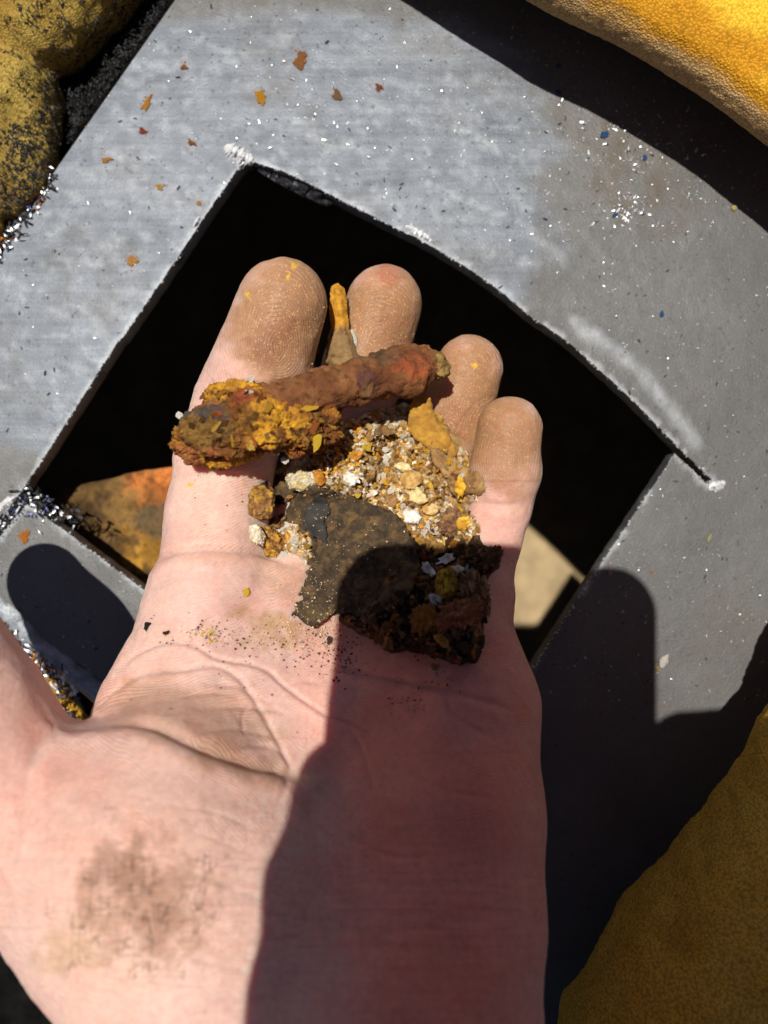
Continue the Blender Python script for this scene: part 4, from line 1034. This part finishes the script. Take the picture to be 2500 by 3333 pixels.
def col_bar(V, u, v):
    a = fbm(V*150, 61, 4); b_ = fbm(V*320, 63, 3)
    c = lerp(np.array([.17, .065, .026]), np.array([.27, .115, .045]), sstep(a, -.4, .6)[:, None])
    c = lerp(c, np.array([.36, .085, .03]), (sstep(90-np.hypot(u-1330, (v-1195)*1.3)+b_*50, 0, 60)*.8)[:, None])
    c = lerp(c, np.array([.10, .042, .045]), (sstep(75-np.hypot(u-1190, (v-1225)*1.2)+b_*60, 0, 60)*.75)[:, None])
    c = lerp(c, np.array([.08, .055, .035]), (sstep(70-np.hypot((u-1240)*.6, (v-1160)*1.4)+b_*40, 0, 50)*.8)[:, None])
    c = lerp(c, np.array([.34, .19, .075]), (sstep(b_, .25, .8)*.6)[:, None])
    return c
lump('bar', [[(690, 1400, .1555, .0052), (860, 1345, .1545, .0043), (980, 1302, .1560, .0035), (1070, 1276, .1578, .0034), (1170, 1243, .1605, .0039), (1280, 1214, .1637, .0043), (1350, 1198, .1655, .0037), (1395, 1188, .1668, .0022)]],
     .0006, .004, [(.0009, 150, 5, 0), (.00035, 430, 6, 1), (.00022, 1100, 7, 0), (.00012, 2600, 8, 0)], col_bar, M_crust, 'smooth red brown iron bar')
def col_crust(V, u, v):
    a = fbm(V*np.array([90, 170, 170]), 71, 5, .6); b_ = fbm(V*np.array([190, 380, 380]), 73, 5, .6)
    c = lerp(np.array([.20, .078, .02]), np.array([.44, .205, .03]), sstep(a, -.45, .35)[:, None])
    c = lerp(c, np.array([.70, .37, .03]), (sstep(a+.45*b_, .2, .75)*.9)[:, None])
    c = lerp(c, np.array([.07, .032, .014]), (sstep(fbm(V*np.array([260, 520, 520]), 78, 4, .6), .18, .6)*.85)[:, None])
    c = lerp(c, np.array([.36, .11, .025]), (sstep(b_, .2, .7)*.75)[:, None])
    c = lerp(c, np.array([.24, .15, .04]), (sstep(120-np.hypot((u-680)*.9, (v-1400)*1.4)+a*40, 0, 60)*.75)[:, None])
    c = lerp(c, np.array([.07, .07, .07]), (sstep(60-np.hypot((u-650)*.55, (v-1348)*1.9)+b_*25, 0, 30)*.85)[:, None])
    c = lerp(c, np.array([.34, .12, .05]), (sstep(60-np.hypot((u-620)*.5, (v-1480)*1.3)+b_*30, 0, 40)*.8)[:, None])
    c = lerp(c, np.array([.26, .05, .03]), (sstep(45-np.hypot((u-800)*.5, (v-1295)*1.5)+b_*25, 0, 30)*.6)[:, None])
    return c
crust, CV = lump('crust', [[(650, 1420, .1540, .0050), (760, 1402, .1525, .0056), (880, 1385, .1525, .0050), (980, 1385, .1545, .0038), (1055, 1380, .1560, .0034)], [(610, 1440, .1550, .0036), (700, 1470, .1545, .0034), (780, 1450, .154, .0042)],
               [(720, 1320, .1550, .0042), (820, 1310, .1545, .0038)], [(960, 1430, .1555, .0040), (1020, 1420, .1565, .0034)]],
     0.0003, .0022, [(.0016, 150, 15, 0, (.8, 1.2, 1)), (.0008, 330, 16, 0, (.6, 1.3, 1)), (.0004, 900, 17, 1, (.4, 1.35, 1)), (.00035, 2000, 18, 1), (.0002, 4200, 19, 0)], col_crust, M_crust, 'thick flaky yellow orange rust crust')
def col_cr(V, u, v):
    a = fbm(V*500, 81, 3); return lerp(np.array([.17, .11, .035]), np.array([.36, .24, .08]), sstep(a, -.4, .5)[:, None])
lump('crumb', [[(1412, 1180, .1665, .0024), (1432, 1200, .1668, .0021)]], .0003, .001, [(.0007, 420, 25, 0), (.0004, 1200, 26, 1)], col_cr, M_crust, 'crumbly olive brown lump at the right end')
# loose leaves of rust standing up from the crust: sub-parts
cb = BVHTree.FromPolygons([Vector(p) for p in CV], [tuple(q) for q in np.array([list(p.vertices) for p in crust.data.polygons])])
leaf_named = [(1033, 1442, 34, 66, 12, (.86, .58, .05), 'bright yellow leaf hanging at the right of the crust'), (818, 1452, 38, 30, 15, (.78, .50, .10), 'pale yellow flake at the lower edge of the crust'),
              (815, 1275, 32, 14, 15, (.85, .80, .70), 'white flake on the upper edge of the crust'), (697, 1292, 20, 18, 0, (.82, .48, .08), 'small yellow flake on the upper left of the crust'),
              (1000, 1330, 70, 24, -10, (.80, .44, .04), 'yellow rust leaf right of the crust'), (905, 1460, 60, 26, -25, (.40, .24, .10), 'brown leaf at the lower right of the crust')]
def leaf(a, b_, w, h, an, c, lb, sd, tl):
    dr = Vector(((a-1250)/2500, -(b_-1666.5)/2500, -1)).normalized(); hit = cb.ray_cast(o_, dr)
    if hit[0] is None: return
    d = CAM_Z-hit[0].z; px = d/2500
    o = bpy.data.objects.new('leaf', FLK[sd % len(FLK)]); o.scale = (w*px, h*px, max(.22*min(w, h)*px, .0006))
    nrm = hit[1] if hit[1].z > 0 else -hit[1]
    q = nrm.lerp(Vector((0, 0, 1)), .3).to_track_quat('Z', 'Y').to_matrix()
    o.rotation_euler = (q@Matrix.Rotation(tl[0], 3, 'X')@Matrix.Rotation(tl[1], 3, 'Y')@Matrix.Rotation(-math.radians(an), 3, 'Z')).to_euler()
    p = P(a, b_, d-.0002)
    o.location = Vector(p)-bar.location; o.color = (*c, 1); COL.objects.link(o); o.parent = crust
    o.location = Vector(p)-bar.location
    if lb: o['label'] = lb
for i in range(75):
    a, b_ = random.uniform(590, 1090), random.uniform(1260, 1490)
    c = random.choices([(.62, .33, .03), (.40, .19, .03), (.28, .12, .03), (.15, .06, .02), (.40, .13, .03), (.30, .19, .06)], [18, 22, 20, 16, 12, 14])[0]
    s = random.choice([6, 7, 9, 12, 15, 20]); leaf(a, b_, s*random.uniform(1, 1.7), s, random.uniform(0, 180), tuple(np.clip(np.array(c)*random.uniform(.8, 1.15), 0, 1)), None, i*3+1, (random.gauss(0, .45), random.gauss(0, .45)))
for i in range(60):
    a, b_ = random.uniform(600, 1085), random.uniform(1275, 1490)
    c = random.choices([(.60, .33, .03), (.42, .19, .03), (.30, .11, .025), (.16, .07, .025), (.44, .13, .03), (.66, .40, .07)], [20, 20, 20, 16, 14, 8])[0]
    leaf(a, b_, random.uniform(28, 62), random.uniform(12, 26), random.gauss(15, 25), tuple(np.array(c)*random.uniform(.8, 1.1)), None, i*3+2, (random.gauss(0, .3), random.gauss(0, .5)))
for i, (a, b_, w, h, an, c, lb) in enumerate(leaf_named): leaf(a, b_, w, h, an, c, lb, i*7+2, (.1, -.1))
flake('white_flake', 'white upright splinter behind the crusted end of the bar', 818, 1238, 18, 44, 20, WHITE*1.1, .8, (.1, .1), seed=3, d=.1535)
flake('white_flake', 'white chip at the far left tip of the rusty bar', 585, 1352, 28, 24, 30, WHITE*1.15, .8, (.1, .1), seed=5, d=.1555)
flake('white_flake', 'white chip under the lower edge of the rusty crust', 925, 1498, 30, 20, 20, WHITE*1.05, .8, (.1, .1), seed=8, d=.1585)

# ------------------------------------------------------------------ fine crumbs, filings and shavings (uncountable)
def specks(name, spots, mat, label, cat, dfn, kind='grain', parent=None):
    Vs = []; Fs = []; k = 0
    for a, b_, s in spots:
        d = dfn(a, b_)
        if d is None: continue
        px = d/2500; c = P(a, b_, d); r = s*px*.5
        if kind == 'grain':
            R = np.array(Euler((random.uniform(0, 6), random.uniform(0, 6), random.uniform(0, 6))).to_matrix())
            q = np.array([(1, 0, -.7), (-.5, .87, -.7), (-.5, -.87, -.7), (.1, .1, .9), (.7, .6, .2)])*r*np.random.uniform(.6, 1.2, (5, 1))
            q = q@R.T+c+np.array([0, 0, r*.3]); f = [(0, 1, 4), (1, 3, 4), (0, 4, 3), (1, 2, 3), (2, 0, 3), (0, 2, 1)]
        else:                                                       # curled sliver
            an = random.uniform(0, 6.28); w = r*random.uniform(.16, .34); cu = random.uniform(.1, .5)*r; tw = random.uniform(-.6, .6)
            x = np.array([math.cos(an), math.sin(an), 0]); y = np.array([-x[1], x[0], 0]); z = np.array([0, 0, 1.]); q = []
            for t, hh in ((-1, .15), (0, cu/r+.15), (1, .1+random.uniform(0, .4))):
                yy = y*math.cos(tw*t)+z*math.sin(tw*t)
                q += [c+x*t*r-yy*w+z*hh*r, c+x*t*r+yy*w+z*hh*r]
            q = np.array(q); f = [(0, 2, 3, 1), (2, 4, 5, 3)]
        Vs.append(q); Fs += [tuple(i+k for i in t) for t in f]; k += len(q)
    V = np.concatenate(Vs)
    o = obj(name, V, Fs, mat, parent, smooth=False)
    if parent is None: tag(o, label, cat, kind='stuff')
    else: o['kind'] = 'stuff'
    return o
def gauss_spots(n, cu, cv, su, sv, smin_, smax, rot=0.):
    out = []
    for _ in range(n):
        x, y = random.gauss(0, su), random.gauss(0, sv)
        out.append((cu+x*math.cos(rot)-y*math.sin(rot), cv+x*math.sin(rot)+y*math.cos(rot), smin_+(smax-smin_)*random.random()**3))
    return out
def ondepth(a, b_):
    if not (GU[0] < a < GU[-1] and GV[0] < b_ < GV[-1]): return None
    d = topd(a, b_); return d if d < .1845 else None
sp = gauss_spots(170, 700, 2070, 130, 30, 3, 10, .1)+gauss_spots(70, 630, 2040, 25, 18, 3, 9)+gauss_spots(60, 650, 2225, 120, 40, 3, 9)+gauss_spots(260, 1120, 2110, 110, 50, 3, 10)
sp += gauss_spots(120, 1390, 2180, 70, 45, 3, 12)+gauss_spots(70, 1330, 2290, 40, 30, 3, 9)+gauss_spots(60, 1120, 2170, 25, 40, 4, 13)+gauss_spots(160, 860, 2010, 90, 60, 3, 8)+gauss_spots(60, 900, 2130, 300, 200, 3, 7)
sp += gauss_spots(40, 700, 1600, 90, 120, 3, 7)
specks('rust_grit', sp, plain('dark_grit', (.045, .022, .014), .9), 'fine dark rust grit sprinkled over the palm', 'grit', ondepth)
sp = gauss_spots(120, 960, 1985, 70, 45, 3, 9)+gauss_spots(140, 1010, 2060, 60, 30, 3, 9, .5)+gauss_spots(40, 1060, 2040, 20, 30, 4, 10)+gauss_spots(60, 960, 1890, 50, 30, 3, 9)
sp += gauss_spots(160, 1080, 1680, 110, 60, 3, 8)+gauss_spots(90, 1020, 1930, 40, 70, 3, 6)+gauss_spots(60, 1250, 1900, 80, 80, 3, 8)
sp += gauss_spots(160, 980, 1080, 90, 120, 2.5, 5.5)+gauss_spots(110, 1240, 1090, 80, 100, 2.5, 5.5)+gauss_spots(90, 1510, 1270, 70, 90, 2.5, 5)+gauss_spots(60, 1640, 1480, 60, 80, 2.5, 5)+gauss_spots(40, 870, 1115, 35, 20, 3, 9)
specks('pale_grit', sp, plain('pale_grit', (.72, .55, .33), .9), 'fine pale golden grit dusting the fingertips and palm', 'grit', ondepth)
sp = gauss_spots(40, 580, 2062, 25, 9, 4, 11)+gauss_spots(45, 680, 2058, 24, 14, 4, 12, .4)+gauss_spots(14, 660, 1590, 60, 60, 4, 9)
specks('yellow_grit', sp, plain('yellow_grit', (.55, .36, .03), .9), 'mustard yellow grit trailing across the upper palm', 'grit', ondepth)

PD = .2
def plate_spots(n, region, smin_, smax, dens=None):
    out = []
    while len(out) < n:
        a, b_ = random.uniform(region[0], region[2]), random.uniform(region[1], region[3])
        if dens is not None and random.random() > dens(a, b_): continue
        out.append((a, b_, smin_+(smax-smin_)*random.random()**2.5))
    A = np.array([o[0] for o in out]); B = np.array([o[1] for o in out])
    ok = inside(A, B, out_d) & ~inside(A, B, hole_d)
    return [o for o, k in zip(out, ok) if k]
dens = lambda a, b_: .12+.75*math.exp(-((a-1950)/420)**2-((b_-450)/380)**2)+.2*(a > 1300)
def on_plate(L):
    A = np.array([o[0] for o in L]); B = np.array([o[1] for o in L]); k = inside(A, B, out_d) & (sdist(A, B, hole_d) < -6)
    return [o for o, t in zip(L, k) if t]
sp = plate_spots(1500, (0, 0, 2600, 2300), 2.5, 10, dens)+plate_spots(3200, (0, 0, 2600, 2300), 2, 5, dens)+gauss_spots(60, 2040, 690, 45, 30, 8, 26)+gauss_spots(60, 2110, 440, 90, 40, 6, 22)+gauss_spots(80, 1050, 420, 220, 140, 5, 18)
sp = on_plate(sp)
specks('steel_shavings', sp, M_silver, 'tiny bright steel shavings scattered over the plate', 'shavings', lambda a, b_: PD-.0001, 'sliver')
sp = plate_spots(700, (0, 0, 2600, 2300), 5, 16)
specks('black_shavings', sp, M_blackchip, 'tiny black shavings scattered over the plate', 'shavings', lambda a, b_: PD-.0001, 'sliver')
# swarf along the plate's left edge, in the kerf and by the rim
def line_spots(n, a, b_, wd, s0, s1):
    out = []
    for _ in range(n):
        t = random.random(); x = a[0]+(b_[0]-a[0])*t+random.gauss(0, wd); y = a[1]+(b_[1]-a[1])*t+random.gauss(0, wd); out.append((x, y, random.uniform(s0, s1)))
    return out
edge_sw = lambda n, s0, s1: line_spots(n, (175, 575), (-30, 870), 15, s0, s1)
corner_sw = lambda n, s0, s1: gauss_spots(n, 110, 1640, 38, 24, s0, s1, .6)+line_spots(n//2, (60, 1640), (-20, 1740), 8, s0, s1)+gauss_spots(n//2, 200, 1670, 45, 16, s0, s1, .5)
rim_sw = lambda n, s0, s1: line_spots(n, (-10, 2040), (240, 2260), 16, s0, s1)+line_spots(n//2, (60, 2230), (240, 2350), 12, s0, s1)
dz = lambda a, b_: .2-random.uniform(-.0025, .0008)
specks('silver_swarf', edge_sw(150, 8, 24)+corner_sw(26, 12, 34)+rim_sw(100, 10, 32), M_silver, 'silver curls of swarf along the plate edges', 'swarf', dz, 'sliver')
specks('blue_swarf', edge_sw(40, 8, 24)+corner_sw(16, 12, 32)+rim_sw(46, 10, 28), M_violet, 'heat blued curls of swarf along the plate edges', 'swarf', dz, 'sliver')
specks('rust_chips', edge_sw(36, 9, 22)+rim_sw(30, 10, 22), M_orange, 'orange rust chips among the swarf on the left', 'chips', dz)
specks('dark_swarf', edge_sw(120, 12, 34)+corner_sw(70, 12, 34)+rim_sw(70, 10, 26), M_blackchip, 'black curls of swarf along the plate edges', 'swarf', dz, 'sliver')
sp = []
while len(sp) < 2600:
    a, b_ = random.uniform(0, 640), random.uniform(-20, 700)
    e = 570-(b_)*.7037-a
    if e < 18: continue
    p_ = 1. if e < 240 else .35
    onf = e > 200
    if onf and n2(np.array([a]), np.array([b_]), 90, 44, 3)[0] < .12: p_ = .06
    if random.random() < p_: sp.append((a, b_, random.uniform(5, 15)))
def fil_d(a, b_):
    hit = None
    dr = Vector(((a-1250)/2500, -(b_-1666.5)/2500, -1)).normalized(); h_ = FOAM_BVH.ray_cast(o_, dr)
    d = CAM_Z-h_[0].z if h_[0] is not None else .2068-random.uniform(0, .002)
    return min(d, .2068)-.0001
fo_ = bpy.data.objects['dirty_foam']; fv = [v_.co+fo_.location for v_ in fo_.data.vertices]
FOAM_BVH = BVHTree.FromPolygons(fv, [tuple(p.vertices) for p in fo_.data.polygons])
specks('black_filings', sp, M_blackchip, 'black filings heaped between the dirty foam and the plate edge', 'filings', fil_d, 'sliver')

sp = []
for a, b_, s in [(478, 335, 16), (851, 313, 14), (983, 192, 26), (599, 218, 16), (463, 426, 10), (622, 463, 14), (347, 520, 14), (520, 607, 12), (430, 848, 16), (1096, 309, 16), (1232, 283, 12), (79, 1746, 14), (300, 460, 30)]: sp += gauss_spots(14, a, b_, s, s, 3, 9)
specks('rust_dust', on_plate(sp), M_orange, 'orange rust dust around the rust flecks on the plate', 'dust', lambda a, b_: PD-.0001)
# countable bits lying on the plate ------------------------------------------------------------
bits = [('rust_fleck', 'rust fleck on the plate', x) for x in ()]
rf_ = [(478, 335, 40, 26, -55, (.70, .32, .05), 'orange rust fleck near the left edge of the wiped steel'), (851, 313, 30, 40, 0, (.74, .36, .02), 'brightest orange rust fleck above the corner of the hole'),
       (983, 192, 44, 44, 30, (.42, .18, .06), 'star shaped brown rust fleck on the upper wiped steel'), (599, 218, 26, 20, 0, (.36, .13, .06), 'red brown fleck with a black bit, upper left of the wiped steel'),
       (463, 426, 20, 20, 0, (.34, .08, .04), 'small round red fleck left of the hole corner'), (622, 463, 26, 16, 30, (.36, .14, .05), 'thin red brown fleck left of the burr'),
       (347, 520, 24, 24, 0, (.64, .32, .06), 'pale orange fleck close to the left plate edge'), (520, 607, 24, 28, 0, (.70, .42, .05), 'yellow fleck left of the hole edge'),
       (648, 659, 18, 16, 0, (.72, .36, .08), 'tiny orange fleck right on the hole edge'), (430, 848, 32, 26, -20, (.70, .36, .10), 'orange fleck on the lower left steel'),
       (1096, 309, 34, 30, 20, (.30, .17, .09), 'dull brown fleck on the upper middle steel'), (1232, 283, 26, 30, 10, (.34, .11, .05), 'dark red fleck at the right of the wiped steel'),
       (79, 1746, 26, 34, -30, (.72, .25, .03), 'orange fleck on the strip above the thumb shadow'), (2122, 1862, 14, 10, 0, (.62, .20, .06), 'small orange fleck beside the phone shadow corner')]
for i, (a, b_, w, h, an, c, lb) in enumerate(rf_):
    o = flake('rust_fleck', lb, a, b_, w*1.25, h*1.25, an, np.array(c)*.8, .1, (0, 0), seed=i*3, d=.2, cat='rust fleck'); o.data = SPLAT[i % 6]; o.scale.z = .0009; o.scale.x *= random.uniform(.7, 1.25); o.scale.y *= random.uniform(.6, 1.1)
bl = [(1819, 213, 18, 12, 'blue paint chip nearest the foam shadow'), (1819, 298, 20, 14, 'blue paint chip below the one at the foam shadow'), (1966, 438, 24, 30, 'largest blue paint chip, right of the wiped steel'),
      (2098, 513, 16, 18, 'blue paint chip lower right of the largest one'), (2003, 700, 18, 14, 'blue paint chip beside the pile of bright shavings'), (2154, 1021, 16, 22, 'blue paint chip on the plain steel right of the hole')]
for i, (a, b_, w, h, lb) in enumerate(bl): flake('paint_chip', lb, a, b_, w, h, i*40, (.04, .11, .26), .4, (.1, .1), seed=i*3+1, d=.2, cat='paint chip')
for a, b_, w, h, c, lb, nm in [(2162, 2151, 28, 42, (.74, .72, .66), 'white pebble on the lit strip right of the phone shadow', 'pebble'), (2139, 2174, 16, 14, (.66, .38, .06), 'yellow grain beside the white pebble', 'grain'),
                          (1988, 1861, 18, 22, (.50, .38, .30), 'pale shell like chip inside the phone shadow', 'chip'), (2391, 676, 18, 16, (.66, .58, .16), 'pale yellow chip near the right edge', 'chip'), (2310, 1750, 12, 26, (.50, .46, .20), 'dull yellow sliver below the saw cut', 'sliver')]:
    flake(nm, lb, a, b_, w, h, 20, c, .8, (.1, .1), seed=4, d=.2, cat=nm)

# ------------------------------------------------------------------ the phone taking the picture and the hand holding it (above the lens)
def phone():
    w, l, r, z0, z1 = .0745, .150, .0115, CAM_Z+.0012, CAM_Z+.0090
    cx, ytop = .0047, .0272
    pts = []
    for (sx, sy), a0 in (((1, 1), 0), ((-1, 1), 90), ((-1, -1), 180), ((1, -1), 270)):
        for k in range(9):
            a = math.radians(a0+k*90/8); pts.append((cx+sx*(w/2-r)+r*math.cos(a), ytop-l/2+sy*(l/2-r)+r*math.sin(a)))
    n = len(pts); V = []
    for z, ins in ((z0, .0012), (z0+.0012, 0), (z1-.0012, 0), (z1, .0012)):
        for x, y in pts: V.append((cx+(x-cx)*(1-ins/(w/2)), ytop-l/2+(y-ytop+l/2)*(1-ins/(l/2)), z))
    F = [(k*n+i, k*n+(i+1) % n, (k+1)*n+(i+1) % n, (k+1)*n+i) for k in range(3) for i in range(n)]+[tuple(range(n))[::-1], tuple(range(3*n, 4*n))]
    o = obj('phone', V, F, plain('phone_bounce_case', (.78, .13, .05), .6), smooth=False)  # unseen case, red chosen to bounce warm light onto the shaded palm
    tag(o, 'phone held over the palm whose rounded shadow falls on it', 'phone')
phone()
def holder():
    F = Field((-.060, -.26, .185), (.150, .030, .262), .0022)
    A = lambda x, y, z: np.array([x, y, z])
    zc = CAM_Z+.016
    F.chain([(A(.012, -.050, zc+.010), .016), (A(.050, -.075, zc+.012), .024), (A(.095, -.140, zc+.012), .030), (A(.120, -.255, zc+.012), .034)], .01, .01)
    F.chain([(A(.030, -.045, zc+.012), .014), (A(.068, -.050, zc+.010), .022), (A(.115, -.070, zc+.01), .034), (A(.13, -.14, zc+.01), .036)], .01, .012)
    for y0, y1, r in ((-.0195, -.024, .0085), (-.034, -.038, .0088), (-.0485, -.052, .0090), (-.063, -.069, .0088), (-.077, -.083, .008)):
        F.chain([(A(.040, y1-.012, zc+.014), r+.001), (A(.005, y1-.004, zc+.003), r), (A(-.027, y0, zc+.001), r*.95), (A(-.0300-.0012*(y0 < -.03), y0+.001, zc-.008), r*.85)], .004, .009)
    F.chain([(A(.070, -.060, zc+.008), .014), (A(.070, -.036, zc+.002), .013), (A(.058, -.020, zc-.004), .0100), (A(.048, -.0175, zc-.006), .0085)], .004, .005)
    F.chain([(A(.036, -.024, zc-.004), .009), (A(.046, -.030, zc-.003), .0105), (A(.050, -.050, zc), .012)], .004, .006)
    F.chain([(A(.062, -.026, zc), .014), (A(.14, -.035, zc+.01), .022)], .01, .012)
    V, Q = F.mesh(); V, Q = subdivide(V, Q, 1)
    n = len(V)
    o = obj('holding_hand', V, Q, M_skin, cols=np.tile(np.array([.72, .32, .22]), (n, 1)))
    tag(o, 'hand gripping the phone above the palm, shading the lower right of the picture', 'hand')
holder()
def photographer():  # unseen body, added to block sky; upright torso and red shirt bounce warm light
    F = Field((-.46, -.95, -.30), (.46, .02, .95), .012)
    A = lambda x, y, z: np.array([x, y, z])
    F.chain([(A(-.02, -.56, -.20), .17), (A(-.01, -.54, .10), .165), (A(0, -.52, .36), .16)], .05, .05)
    F.chain([(A(-.19, -.46, .46), .075), (A(.19, -.46, .46), .075)], .05, .08)
    F.chain([(A(0, -.50, .52), .062), (A(.01, -.45, .60), .058)], .03, .04)
    F.chain([(A(.012, -.42, .70), .080), (A(.012, -.375, .635), .060)], .03, .03)
    F.chain([(A(.21, -.46, .45), .062), (A(.25, -.42, .24), .05), (A(.16, -.285, CAM_Z+.03), .040)], .03, .03)
    F.chain([(A(-.21, -.46, .44), .062), (A(-.17, -.42, .20), .05), (A(-.022, -.17, .082), .033)], .03, .03)
    V, Q = F.mesh(); V, Q = subdivide(V, Q, 1); V = V+v_normals(V, Q)*(.006*fbm(V*14, 5, 3))[:, None]
    skin_ = sstep(V[:, 2], .55, .565)
    c = lerp(np.array([.78, .13, .04]), np.array([.50, .28, .21]), skin_[:, None])
    o = obj('person', V, Q, mineral('shirt_and_skin', [(.3, (.85, .85, .85)), (.7, (1.1, 1.1, 1.1))], 300, .0006, vcol=True), cols=c)
    tag(o, 'person leaning over the plate from below the frame with both arms reaching forward', 'person')
photographer()
print('objects', len(bpy.data.objects))
